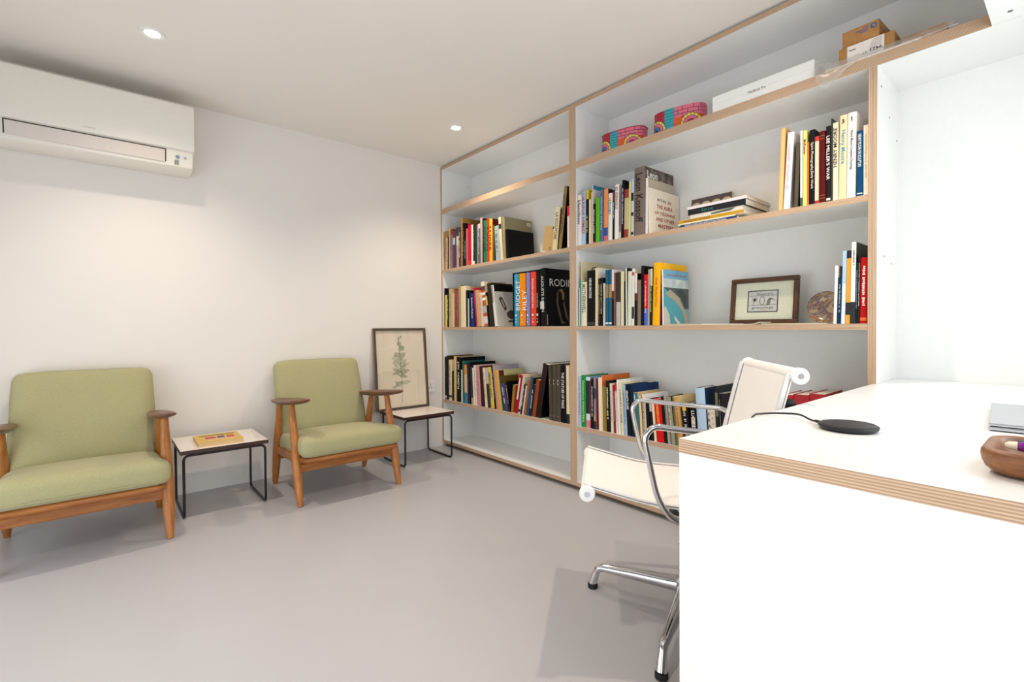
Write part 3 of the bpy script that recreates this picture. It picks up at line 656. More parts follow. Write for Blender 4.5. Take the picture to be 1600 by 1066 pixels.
(1792,8,301,-0.22,200,0,'thin ivory tall book','E6DEC0','0E1420',None,'fff',[],'h',{}),
(1801,25,282,0.86,180,0,'pale green white book','D2D8C4','D2D8C4',None,'fff',[],'h',{}),
(1827,16.4,293,0.76,170,0,'white book with red marks and black patch','E2DEDA','D4D2C0',None,'fff',[(0.12,0.33,'14120F'),(0.88,0.94,'C04A54')],'h',{}),
(1844.0,17,267,0.75,170,0,'black white and dark red patterned book','160E0E','160E0E',None,'fff',[(0.62,1,'E0D6D6'),(0.48,0.62,'4A120C')],'h',{}),
(1862,21,232,0.63,180,0,'brown grey photo book','857560','5A5044',None,'fff',[],'h',{}),
(1884,17,302,0.51,200,0,'tall black book','0E1014','08090B',None,'fff',[],'h',{}),
(1902,23,256,0.4,150,0,'red and blue book','D80C14','D80C14','#','F0C0B8',[(0,0.33,'1E62BC')],'h',{}),
(1926,8,281,0.7,200,0,'pale grey narrow book','B2B0AC','D8D4C0',None,'fff',[],'h',{}),
(1935,15,282,1.0,200,0,'black book with yellow green specks','1E201C','1E201C','#','D8D46A',[(0.7,1,'C8CCA8')],'h',{}),
(1951,40,309,1.6,240,0,'thick yellow book with red title','F6B414','F4B41A','Andy Warhol Prints','D83A1A',[],'h',{'ts': 0.46,'tz': 0.53,'cl': 'yellowred'}),
(2009,8,274,-0.7,230,0,'thin white booklet with painted landscape cover','ECE8E6','7FA3AE',None,'fff',[],'h',{'cl': 'landscape'}),
(2736,10,217,1.5,120,0,'white leaning book','ECEAE6','ECEAE6',None,'fff',[],'h',{}),
(2747,13,172,1.34,120,0,'small navy leaning book with maroon edge','16304A','16304A','#','8CA0B4',[],'h',{}),
(2761,12,269,1.18,140,0,'light blue and white leaning book','DCE2EA','10131E',None,'fff',[(0.55,1,'B0CCE4')],'h',{}),
(2774,14,268,1.07,140,0,'orange and black banded book','E2A03A','14120F',None,'fff',[(0.12,0.29,'0E0C0A'),(0.895,1,'0C0E18')],'h',{}),
(2789,14,297,0.97,220,0,'tall white book with black foot','EAE6E2','45413F','#','6A6664',[(0,0.265,'0C0C0E')],'h',{'tz': 0.8,'ts': 0.2}),
(2804,7,221,0.85,200,0,'dark green black narrow book','12201C','12201C','#','7A96A8',[],'h',{}),
(2812,5.4,250,0.72,170,0,'black and white patterned narrow book','20221E','20221E','#','E4E2DA',[],'h',{}),
(2818.0,23,237,0.7,150,0,'red book with white and orange lettering','B80E12','B80E12','#','F2DED6',[(0.04,0.09,'E8641E')],'h',{}),
],
'R4': [
(1457.3,21.0,289,0.0,200,0,'pale lilac blue book','B6BCD4','DCE0EC','#','8A90AA',[],'h',{}),
(1478.9,34.5,295,-0.02,200,0,'green book with large yellow title','159248','0F7A3C','Dictionary PAINTERS','D6E25A',[],'h',{'ts': 0.8,'tz': 0.5}),
(1514.0,31,289,-0.04,210,0,'white and black book with pink foot','D8DCE4','5E86B4',None,'fff',[(0.0,0.15,'E0797C'),(0.28,0.93,'121014')],'h',{}),
(1546,8,271,-0.14,200,0,'thin dark maroon book','5A1A24','5A1A24',None,'fff',[],'h',{}),
(1555,15,280,-0.25,200,0,'narrow black book with white capitals','101018','101018','#','F0EEE8',[],'h',{}),
(1571,19,285,-0.35,200,0,'purple and white photo book','8C8088','D8D4B8',None,'fff',[(0,0.16,'1A1614'),(0.16,0.28,'B08E64'),(0.6,0.8,'2C2840')],'h',{}),
(1592,13,286,-0.64,200,0,'narrow dark red book','6A161C','6A161C',None,'fff',[],'h',{}),
(1607,25,290,-0.94,220,0,'cream book with small top lettering','E9DEC4','F0E8DC',None,'fff',[],'h',{}),
(1634,3.4,304,-1.23,250,0,'thin cream book with bright orange cover','E8DCC8','E8773A',None,'fff',[],'h',{}),
(1638.0,24,245,-1.25,150,0,'gold brown book','94762E','94762E',None,'fff',[],'h',{}),
(1663,25,278,-1.37,200,0,'black and white lettered book','171216','0C0C14','#','E4DED6',[],'h',{}),
(1692,18,265,-2.12,200,0,'cream leaning book','DCDCC2','DCDCC2','#','8A8A74',[],'h',{}),
(1712,15,258,-2.45,200,0,'crimson leaning book','A01428','A01428','#','C87A7E',[],'h',{}),
(1728,13,270,-2.55,200,0,'white leaning book with red top','E6E0D8','E6E0D8','#','8A8480',[(0.84,1,'C81A2C')],'h',{}),
(1744,12,289,-2.76,220,0,'thin white leaning book','F0ECE4','EFEDE8',None,'fff',[],'h',{}),
(1758,21,272,-3.07,160,0,'cream leaning book with brown lettering','E4D6B0','E4D6B0','#','6A5430',[],'h',{}),
(1781,19.4,266,-3.38,210,0,'pale blue leaning book','A6BEDC','1E2F48','#','5A7AA4',[],'h',{}),
(1801.0,24,249,-3.39,120,0,'black leaning book with white capitals','121214','3A261A','KENNETH CLARK','F0EDE6',[],'h',{'ts': 0.4,'tz': 0.75}),
(1828,19,268,-3.7,240,0,'navy leaning book with large blue cover','101C30','12305C',None,'fff',[],'h',{'cl': 'navycov'}),
(1850,28,230,-4.3,230,0,'teal leaning book','2E7078','D2BC8A','#','C8DCD8',[],'h',{'ts': 0.12,'tz': 0.9}),
(1883,13,217,-3.8,100,0,'cream leaning book hidden behind steel arm','E4D2AC','B0703A',None,'fff',[],'h',{}),
(1899,20,225,-3.1,210,0,'cream leaning book with running capitals','E8DAC0','F2EEF0','SECOND MODERN SCULPTURE','3A302A',[],'h',{'ts': 0.7,'tz': 0.5}),
(1922,20,205,-3.67,120,0,'black leaning book','0E0C0E','0E0C0E',None,'fff',[],'h',{}),
(1944,16,202,-4.08,140,0,'dark leaning book with grey top','16181C','16181C',None,'fff',[(0.72,1,'C4B4B8')],'h',{}),
(1963,12,190,-4.82,140,0,'narrow cream leaning book','EFE2C4','EFE2C4',None,'fff',[],'h',{}),
(1978,40,213,-5.56,120,0,'bright red leaning book with gold title','D8150F','D8150F','ON MODERN SCULPTURE','F2C84E',[],'h',{'ts': 0.6,'tz': 0.62}),
(2021,16,228,-6.16,160,0,'black leaning book right of bright red one','101216','1A1018',None,'fff',[],'h',{}),
(2038,15,232,-6.26,150,0,'grey leaning book with small lettering','A8A294','A8A294','#','5E5A50',[],'h',{}),
(2058,23,231,-7.35,150,0,'stone grey leaning book','9A917C','2A1420','#','E4DECC',[],'h',{}),
(2083,8,234,-6.0,190,0,'thin green leaning book','4E6A4C','D8C08A',None,'fff',[],'h',{}),
(2096,26,234,-7.0,200,0,'tan orange leaning book','D39A58','E6CE96','#','9A6A30',[],'h',{}),
(2128,36,205,-6.2,140,0,'black leaning book with yellow square','0F0E0E','0F0E0E','#','D8D4CC',[(0.84,0.97,'F2B81E')],'h',{'bw': 0.5}),
(2166,32,205,-3.9,160,0,'black leaning book with portrait panel','0C0B0B','0C0B0B','LUCIE DUFF','F0EEE8',[(0.5,0.72,'B9A090')],'h',{'bw': 0.6}),
(2199,46,287,-4.0,170,0,'thick pale blue book','B9D2EC','22365C',None,'fff',[(0,0.27,'D4DCE8'),(0.27,0.31,'5A94CC')],'h',{}),
(2251,35,195,-3.8,100,0,'cream small book with spaced letters','E6DACA','E6DACA','FRANCIS','2E2A28',[],'h',{'ts': 0.9,'tz': 0.5,'stack': 1}),
(2288,12,304,-2.7,200,0,'dark picture book with olive shapes','1C1E1E','1E2A2C',None,'fff',[(0.55,0.9,'6A6244')],'h',{}),
(2301,13,271,-2.7,140,0,'black leaning book with white rules','131316','1C4A58',None,'fff',[(0,0.9,'B9B4B2')],'h',{'bw': 0.08}),
(2315,12,272,-2.3,140,0,'dark plum leaning book','2A1824','2A1824',None,'fff',[],'h',{}),
(2567,39,294,-1.8,200,0,'red','B8343C','A82830',None,'fff',[],'h',{'grp': 'red'}),
(2607,56,299,-1.8,200,0,'red','B8343C','A82830',None,'fff',[],'h',{'grp': 'red'}),
(2664,55,307,-1.7,200,0,'red','B8343C','A82830',None,'fff',[],'h',{'grp': 'red'}),
],
}
# ------------------------------------------------------------------ office chair
oc = thing('office_chair', 'white mesh swivel chair with chrome arms and star base beside the desk', 'office chair', (2.512, -.645, 0), 0)
fx, wx = Vector((-.769, -.639, 0)), Vector((.639, -.769, 0))      # forward, towards the viewer's side
def L(f, w, z): return fx*f+wx*w+Vector((0, 0, z))
prof = smooth_path([(.318, 0, .494), (.26, 0, .478), (.14, 0, .448), (.02, 0, .436), (-.07, 0, .436), (-.13, 0, .462), (-.168, 0, .54), (-.192, 0, .63), (-.214, 0, .72), (-.232, 0, .79), (-.240, 0, .818)], 5)
def wc(f): return .017+.03*f
def halfw(f): return .222
m = MB(); nW = 10; vs = []; n = len(prof)
for side in (0, 1):
    for i, p in enumerate(prof):
        a = prof[max(i-1, 0)]; b = prof[min(i+1, n-1)]; d = (b-a).normalized(); nx = Vector((d.z, 0, -d.x))
        for j in range(nW+1):
            s = j/nW*2-1; sag = .008*(1-s*s)*math.sin(PI*min(1, max(0, i/(n-1))))
            q = p+nx*(sag+(0 if side == 0 else .0035)); vs.append(L(q.x, wc(p.x)+s*halfw(p.x), q.z))
fs = []; W1 = nW+1; off = n*W1
for i in range(n-1):
    for j in range(nW):
        fs.append((i*W1+j, i*W1+j+1, (i+1)*W1+j+1, (i+1)*W1+j)); fs.append((off+i*W1+j, off+(i+1)*W1+j, off+(i+1)*W1+j+1, off+i*W1+j+1))
    fs.append((i*W1, (i+1)*W1, off+(i+1)*W1, off+i*W1)); fs.append((i*W1+nW, off+i*W1+nW, off+(i+1)*W1+nW, (i+1)*W1+nW))
m.add(vs, fs); m.obj('mesh_sling', MESHF, oc, 60)
for s in (-1, 1):
    r = MB(); vv = []; k = len(prof)
    for i, p in enumerate(prof):
        a = prof[max(i-1, 0)]; b = prof[min(i+1, k-1)]; d = (b-a).normalized(); nx = Vector((d.z, 0, -d.x))
        for (aw, an) in ((-.012, .0075), (.001, .006), (.001, .018 if i > k*.55 else .0105), (-.012, .018 if i > k*.55 else .0105)):
            q = p+nx*an; vv.append(L(q.x, wc(p.x)+s*(halfw(p.x)+aw), q.z))
    ff = [(0, 1, 2, 3), ((k-1)*4+3, (k-1)*4+2, (k-1)*4+1, (k-1)*4)]
    for i in range(k-1):
        for j in range(4): ff.append((i*4+j, (i+1)*4+j, (i+1)*4+(j+1) % 4, i*4+(j+1) % 4))
    r.add(vv, ff); r.obj('side_rail', paint('E9E9EA', .3, var=.01), oc, bevel=.002)
CAP = paint('F4F4F2', .35, var=.01)
for (f, z, hw) in ((.309, .475, .2225), (-.252, .814, .2225)):
    r = MB(); r.tube([L(f, wc(f)-hw, z), L(f, wc(f)+hw, z)], .0195, 20); o = r.obj('roll_bar', MESHF, oc, 50)
    for s in (-1, 1):
        c = L(f, wc(f)+hw*s, z); a = wx*s
        def TT_(p, c=c, a=a): return c+a*p[2]+fx*p[0]+Vector((0, 0, p[1]))
        MB().lathe([(.019, -.006), (.0225, -.004), (.0225, .010), (.0205, .013), (.004, .0135)], 24, T=TT_).obj('end_cap', CAP, oc, 40)
        MB().lathe([(.0085, .0130), (.0075, .0150), (.003, .0150)], 16, T=TT_).obj('end_screw', ALU, oc, 40)
for s in (-1, 1):
    w0 = .252*s
    pts = [(-.195, .632), (-.168, .646), (.017, .660), (.128, .672), (.152, .64), (.118, .475), (.082, .415), (.0, .385), (-.06, .39)]
    path = fillet([L(f, w0 if i not in (0, 7, 8) else (w0*.955 if i == 0 else w0*(.9 if i == 7 else .5)), z) for i, (f, z) in enumerate(pts)], .034, 6)
    MB().tube(path, .0090, 14).obj('arm', CHROME, oc, 60)
    MB().tube([L(-.222, .2*s, .735), L(-.232, .2*s, .735), L(-.248, .2*s, .735), L(-.254, .2*s, .735)], [.008, .0125, .0125, .008], 14).obj('arm_knob', RUBBER, oc, 50)
# seat bridge, column, star base
for f in (.04, -.09):
    MB().tube(smooth_path([L(f, -.19, .426), L(f*.8, -.12, .40), L(f*.3, 0, .385), L(f*.8, .12, .40), L(f, .19, .426)]), .013, 10).obj('seat_bridge', ALU, oc, 60)
MB().lathe([(.05, .345), (.055, .36), (.055, .385), (.04, .395)], 24).obj('tilt_housing', BLACK, oc, 40)
MB().lathe([(.03, .085), (.03, .23), (.022, .232), (.022, .35)], 24, T=lambda p: (p[0], p[1]+.016, p[2])).obj('column', CHROME, oc, 40)
MB().lathe([(.032, .06), (.040, .075), (.040, .115), (.031, .125)], 24, T=lambda p: (p[0], p[1]+.016, p[2])).obj('hub', CHROME, oc, 40)
for k in range(4):
    a = math.radians(198.2)+k*PI/2; R = .333; oy = Vector((0, .016, 0)); d = Vector((math.cos(a), math.sin(a), 0))
    path = [q+oy for q in fillet([d*.02+Vector((0, 0, .098)), d*.18+Vector((0, 0, .089)), d*(R-.02)+Vector((0, 0, .080)), d*R+Vector((0, 0, .018))], .022, 6)]
    rr = []
    for i, p in enumerate(path): rr.append(.0275-.0155*min(1, (p-oy).xy.length/R) if p.z > .07 else .0115+.0045*(1-max(0, (p.z-.018))/.055))
    MB().tube(path, rr, 16).obj('base_leg', CHROME, oc, 60)
    MB().lathe([(.015, .0), (.018, .003), (.018, .014), (.0165, .019)], 20, T=lambda p, d=d: (d.x*R+p[0], d.y*R+p[1]+.016, p[2])).obj('foot_glide', RUBBER, oc, 40)

# ------------------------------------------------------------------ things on the desk
ch = thing('charging_pad', 'round black charging pad with cable on the white desk', 'charger', (3.043, -.948, ZK))
MB().lathe([(.040, 0.0), (.049, .003), (.0515, .0075), (.0505, .0105), (.047, .0118), (.002, .012)], 40).obj('pad', paint('17191C', .45), ch, 40)
MB().lathe([(.0465, .0117), (.0468, .0124), (.0455, .0126), (.0452, .0118)], 40).obj('rim_line', paint('3A3E44', .3), ch, 40)
cab = smooth_path([(-.049, .004, .007), (-.075, .025, .006), (-.105, .05, .010), (-.14, .062, .007), (-.163, .050, .006), (-.178, .03, .0048), (-.186, .010, .0036), (-.1895, -.012, -.012)])
MB().tube(cab, .0022, 8).obj('cable', BLACK, ch, 60)
MB().tube([(-.048, .004, .007), (-.062, .014, .0068)], .0034, 8).obj('cable_sleeve', BLACK, ch, 60)
lp = thing('laptop', 'closed silver laptop at the right edge of the white desk', 'laptop', (3.331, -.575, ZK), math.radians(4.5))
SIL = paint('BFC3CB', .28, .85, var=.01)
MB().box(-.119, .119, -.176, .176, .0015, .0095).obj('base', SIL, lp, bevel=.003)
MB().box(-.119, .119, -.176, .176, .0103, .0158).obj('lid', SIL, lp, bevel=.0022)
MB().box(-.1, .1, -.16, .16, 0.0, .002).obj('rubber_feet', RUBBER, lp)
tr = thing('pen_tray', 'walnut pen tray with rounded corners holding pens on the desk', 'tray', (3.372, -1.083, ZK))
WAL = woodmat('walnut', '6A4025', 'A06A40', (4, 30, 30), .4)
def rr_(w, d, r, n=10):
    p = []
    for (cx, cy, a0) in ((w-r, d-r, 0), (-w+r, d-r, PI/2), (-w+r, -d+r, PI), (w-r, -d+r, 1.5*PI)):
        for i in range(n+1): a = a0+PI/2*i/n; p.append((cx+r*math.cos(a), cy+r*math.sin(a)))
    return p
loops = [(.098, .060, .030, 0), (.108, .070, .034, .003), (.115, .077, .037, .010), (.119, .081, .039, .020), (.120, .082, .040, .028), (.1195, .0815, .0395, .033), (.117, .079, .038, .036), (.110, .072, .032, .0362), (.107, .069, .030, .034), (.104, .066, .028, .024), (.098, .060, .024, .012)]
m = MB(); vs = []; N = 44
for (a, b, r, z) in loops: vs += [(p[0], p[1], z) for p in rr_(a, b, r)]
fs = [tuple(range(N))[::-1], tuple(range((len(loops)-1)*N, len(loops)*N))]
for i in range(len(loops)-1):
    for j in range(N): fs.append((i*N+j, i*N+(j+1) % N, (i+1)*N+(j+1) % N, (i+1)*N+j))
m.add(vs, fs); m.obj('tray_body', WAL, tr, 75)
def pen(label, y, z, x0, L_, col, tip, r=.006):
    t = thing('pen', label, 'pen', (3.372+x0, -1.083+y, ZK+.012+r+z), 0, 'pens in the walnut tray')
    MB().tube([(0, 0, 0), (.004, 0, 0), (L_, 0, 0)], [r*.9, r, r], 14).obj('barrel', paint(col, .2), t, 50)
    MB().tube([(-.013, 0, 0), (-.009, 0, 0), (-.0005, 0, 0)], [r*.45, r*.8, r*.92], 14).obj('tip', paint(tip, .35), t, 50)
pen('glossy violet pen with cream end lying in the walnut tray', -.030, .020, -.083, .15, '7A1F86', 'EFE3CC', .0068)
pen('short pink ended pen behind the violet one in the tray', -.014, .018, -.080, .14, 'B98FC0', 'F1E6D2', .0058)
pen('black pen at the back of the walnut tray', .012, .019, -.074, .15, '131316', '2A2A2E')
pen('hidden pencil beneath the violet pen in the tray', -.034, .002, -.080, .14, 'E8D7B8', 'C9A070', .0045)

# ------------------------------------------------------------------ books
PAGE = paint('E4D8C0', .85); WPAGE = paint('EFE8DA', .85)
SHELF = {'L2': (Z2, 'second shelf of left bay'), 'L3': (Z3, 'third shelf of left bay'), 'L4': (Z4, 'lowest book shelf, left bay'), 'R2': (Z2, 'second shelf of right bay'), 'R3': (Z3, 'third shelf of right bay'), 'R4': (Z4, 'lowest book shelf, right bay')}
def dashes(parent, col, th, h, tz, ts, seed):
    rnd = random.Random(seed); m = MB(); z = h*(tz+ts/2); z1 = h*(tz-ts/2); wd = th*.42; x0 = th/2-wd/2
    while z > z1:
        if rnd.random() < .14: z -= wd*.7; continue
        l = min(.0055, wd*.8)*rnd.uniform(.5, 1.0); a = rnd.uniform(.0, .3)*wd; b = wd-rnd.uniform(.0, .3)*wd
        m.quad([(x0+a, -.0006, z-l), (x0+b, -.0006, z-l), (x0+b, -.0006, z), (x0+a, -.0006, z)]); z -= l+wd*.22
    if m.f: m.obj('spine_lettering', paint(col, .5), parent)
def book(x, th, h, lean, dep, sb, z, desc, spine, cover, text, tc, bands, k, label, group, seed, kind='h'):
    a = math.radians(lean); y = .012+sb/1000
    if lean > 0: px = x+th/math.cos(a); org = -th
    else: px = x; org = 0
    t = thing('book', label, 'book', (px, y, z+.0004), 0, group); t.rotation_euler = (0, a, 0)
    if org: ox = org
    else: ox = 0
    bt = min(.0028, th*.2); hard = th > .014
    sm = paint(spine, .45, 0, .14); cm = paint(cover, .45, 0, .14)
    m = MB(); r = min(.004, th*.16) if hard else 0
    pts = [(0, dep), (0, .0015), (th*.15, -r*.6), (th*.5, -r), (th*.85, -r*.6), (th, .0015), (th, dep), (th-bt, dep), (th-bt, bt+.001), (bt, bt+.001), (bt, dep)] if hard else [(0, dep), (0, 0), (th, 0), (th, dep), (th-bt, dep), (th-bt, bt), (bt, bt), (bt, dep)]
    n = len(pts); V = [(p[0]+ox, p[1], 0) for p in pts]+[(p[0]+ox, p[1], h) for p in pts]
    F = []; mi = []
    for i in range(n):
        F.append((i, (i+1) % n, n+(i+1) % n, n+i)); mi.append(0 if (1 <= i <= (4 if hard else 1)) else 1)
    # caps as quads
    if hard: cq = [(0, 1, 9, 10), (1, 2, 9), (2, 3, 9), (3, 8, 9), (3, 4, 8), (4, 5, 8), (5, 6, 7, 8)]
    else: cq = [(0, 1, 6, 7), (1, 2, 5, 6), (2, 3, 4, 5)]
    for q in cq: F.append(tuple(i+n for i in q)); mi.append(1); F.append(tuple(q[::-1])); mi.append(1)
    m.add(V, F, mi); m.obj('cover', [sm, cm], t)
    e = .0028 if hard else .0004
    MB().box(ox+bt, ox+th-bt, bt+.001, dep-e, e, h-e).obj('pages', PAGE if seed % 3 else WPAGE, t)
    for (b0, b1, c) in bands:
        bw = k.get('bw'); m = MB()
        if bw: m.box(ox+th*(.5-bw/2), ox+th*(.5+bw/2), -r-.0006, -r*.4+.0004, h*b0, h*b1)
        elif hard:
            for (p, q) in (((0.0004, .0012), (th*.15, -r*.6-.0004)), ((th*.15, -r*.6-.0004), (th*.5, -r-.0004)), ((th*.5, -r-.0004), (th*.85, -r*.6-.0004)), ((th*.85, -r*.6-.0004), (th-.0004, .0012))):
                m.quad([(ox+p[0], p[1], h*b0), (ox+q[0], q[1], h*b0), (ox+q[0], q[1], h*b1), (ox+p[0], p[1], h*b1)])
        else: m.quad([(ox, -.0004, h*b0), (ox+th, -.0004, h*b0), (ox+th, -.0004, h*b1), (ox, -.0004, h*b1)])
        m.obj('spine_band', paint(c, .42), t)
    yo = -r-.0008
    tz = k.get('tz', .56); ts = k.get('ts', .62)
    if text == '#':
        p2 = bpy.data.objects.new('lettering', None)
        bpy.data.objects.remove(p2)
        dd = MB(); rnd = random.Random(seed); zz = h*(tz+ts/2); z1 = h*(tz-ts/2); wd = th*.42; x0 = ox+th/2-wd/2
        while zz > z1:
            if rnd.random() < .14: zz -= wd*.7; continue
            l = min(.0055, wd*.8)*rnd.uniform(.5, 1.0); aa = rnd.uniform(0, .3)*wd; bb = wd-rnd.uniform(0, .3)*wd
            dd.quad([(x0+aa, yo, zz-l), (x0+bb, yo, zz-l), (x0+bb, yo, zz), (x0+aa, yo, zz)]); zz -= l+wd*.22
        if dd.f: dd.obj('spine_lettering', paint(tc, .5), t)
    elif text:
        up = k.get('ud'); adv, upv = ((0, 0, 1), (-1, 0, 0)) if up else ((0, 0, -1), (1, 0, 0))
        if k.get('stack') or text in ('I', 'II', 'III'): pass
        if text in ('I', 'II', 'III'):
            for q in (.72, .66): lettering('spine_title', text, paint(tc, .5), t, (ox+th/2, yo, h*q), (1, 0, 0), (0, 0, 1), height=h*.035)
            lettering('spine_title', 'o', paint(tc, .5), t, (ox+th/2, yo, h*.09), (1, 0, 0), (0, 0, 1), height=h*.02)
        elif k.get('stack'):
            for i, cL in enumerate(text): lettering('spine_title', cL, paint(tc, .5), t, (ox+th*.3, yo, h*(.88-i*.135)), (1, 0, 0), (0, 0, 1), height=h*.085)
            for i, cL in enumerate('GRUPPE'): lettering('spine_title', cL, paint('8A857E', .5), t, (ox+th*.75, yo, h*(.92-i*.125)), (1, 0, 0), (0, 0, 1), height=h*.06)
        elif tc == '$':
            cols = ['B8203A', '2E9A5A', '2A6AB8', '8A3A8A', '1E8AA0', '20408A', '1C5A7A']
            for i, cL in enumerate(text): lettering('spine_title', cL, paint(cols[i % 7], .5), t, (ox+th*.5, yo, h*(tz+ts/2-ts*(i+.5)/len(text))), (0, 0, -1), (1, 0, 0), height=th*.55)
        else:
            lettering('spine_title', text, paint(tc, .5), t, (ox+th*.5, yo, h*tz), adv, upv, length=h*ts, height=min(th*k.get('hf', .5 if th > .03 else .6), h*ts*1.1/max(3, len(text))*1.9), bold=.012)
    if 'num' in k: lettering('volume_number', k['num'], paint('14110E', .5), t, (ox+th*.5, yo, h*.925), (1, 0, 0), (0, 0, 1), height=h*.05, bold=.03)
    cl = k.get('cl'); X = ox+th+.0004
    def pq(pts, col, nm='cover_print', off=0): MB().quad([(X+off, dep*u, h*v) for (u, v) in pts]).obj(nm, paint(col, .42) if isinstance(col, str) else col, t)
    def R_(u0, u1, v0, v1, col, off=0): pq([(u0, v0), (u1, v0), (u1, v1), (u0, v1)], col, 'cover_print', off)
    def ct(s, u, v, wdt, hgt, col, bold=0): lettering('cover_title', s, paint(col, .5), t, (X+.0004, dep*u, h*v), (0, 1, 0), (0, 0, 1), length=dep*wdt, height=h*hgt, bold=bold)
    if cl == 'label': R_(.82, .96, .86, .94, 'D8D0BE'); R_(.85, .93, .88, .92, 'A8A090', .0003)
    if cl == 'drawing':
        mt = paint('4A382C', .6)
        for pts in ([(.10, .80), (.16, .86), (.24, .80), (.36, .52), (.30, .44), (.20, .58)], [(.86, .84), (.74, .74), (.62, .50), (.68, .44), (.80, .62)], [(.34, .40), (.5, .48), (.68, .40), (.64, .26), (.5, .20), (.36, .28)]): pq(pts, mt)
        pq([(.40, .18), (.62, .18), (.66, .12), (.36, .12)], mt); pq([(.17, .76), (.21, .78), (.30, .55), (.25, .55)], paint('B8B2A8', .6), off=.0003)
    if cl == 'rodin':
        ct('RODIN', .52, .76, .78, .13, 'D8D4CC'); g = paint('5E4C2C', .5); g2 = paint('7A683E', .5)
        pq([(.36, .58), (.42, .63), (.40, .40), (.52, .10), (.66, .05), (.50, .03), (.40, .22), (.34, .42)], g); pq([(.42, .63), (.54, .66), (.62, .58), (.60, .46), (.54, .46), (.52, .58)], g2)
        pq([(.60, .44), (.56, .40), (.64, .16), (.74, .06), (.72, .16)], g)
        R_(.02, .045, .02, .2, '8A8884')
        MB().box(ox+.002, ox+th*.75, yo-.0004, yo, h*.30, h*.43).obj('spine_label', paint('C9C6C0', .5), t)
    if cl == 'yellowcov': R_(.02, .22, .72, .98, '5A0F14'); R_(.3, .8, .86, .88, 'A89E60', .0003)
    if cl == 'bluetop': R_(0, 1, .93, 1, '1F7FA0')
    if cl == 'navycov': R_(.3, .5, .70, .74, 'C03048'); R_(.5, .8, .70, .74, 'E8EAF0')
    if cl == 'C': ct('C', .40, .88, .18, .12, '3A342C'); R_(.62, .65, .84, .92, '4A4438')
    if cl == 'kossoff':
        R_(0.01, 1, .0, .99, marbled('dark_painted_cover', 22, [(.3, '1E1A18'), (.45, '4A3A30'), (.55, '6A6258'), (.7, '8A6A54')])); ct('Leon', .25, .90, .34, .11, 'F0ECE6', .01)
    if cl == 'kitaj':
        red = 'A83036'
        ct('KITAJ', .40, .775, .27, .075, '2A2422', .015); ct('IN', .66, .775, .10, .075, red, .015)
        for s, v, u, wd in (('THE AURA', .635, .50, .52), ('OF C\u00c9ZANNE', .50, .51, .68), ('AND OTHER', .355, .52, .62), ('MASTERS', .215, .53, .50)): ct(s, u, v, wd, .082, red, .015)
    if cl == 'yellowred':
        R_(.02, 1, .0, .80, marbled('vivid_mottled_cover', 16, [(.3, '3A1A5A'), (.45, '8A1A6A'), (.58, 'D02A8A'), (.7, 'E0602A')])); ct('Andy Warhol Prints', .52, .885, .62, .05, 'D83A1A', .01)
    if cl == 'landscape':
        R_(0, 1, .84, 1, '6FA8C4'); R_(0, 1, .68, .84, marbled('painted_cloud', 12, [(.35, 'A9BCC0'), (.65, 'E2E2DC')])); ct('Christopher Wood', .5, .905, .74, .05, 'A84A5A', .01)
        pq([(0, .30), (1, .30), (1, .68), (0, .68)], '4A5450'); pq([(0, .0), (.86, 0), (.6, .42), (0, .68)], '4FA0B0', off=.0003)
        pq([(.05, .56), (.25, .65), (.62, .50), (.95, .15), (.97, .0), (.85, .0), (.70, .28), (.45, .44)], 'A8A08A', off=.0006); pq([(.45, .64), (.7, .66), (.9, .55), (.9, .3), (.7, .5)], '34383A', off=.0007)
        pq([(.0, .0), (.25, .0), (.2, .2), (.05, .35), (0, .3)], 'C9C6BC', off=.0008); pq([(.4, .18), (.6, .06), (.7, .0), (.55, .0), (.42, .1)], 'D8D4CC', off=.0008)
    return t
def core(d):
    ws = d.split(); 
    for i, q in enumerate(ws):
        if q in ('book', 'volume', 'booklet', 'paperback', 'portfolio', 'board', 'volumes', 'books', 'slipcase'): ws = ws[:i+1]; break
    ws = [q for q in ws if q != 'leaning' or len(ws) < 4]
    return ' '.join(ws[-4:])
seen = set(); seed = 0
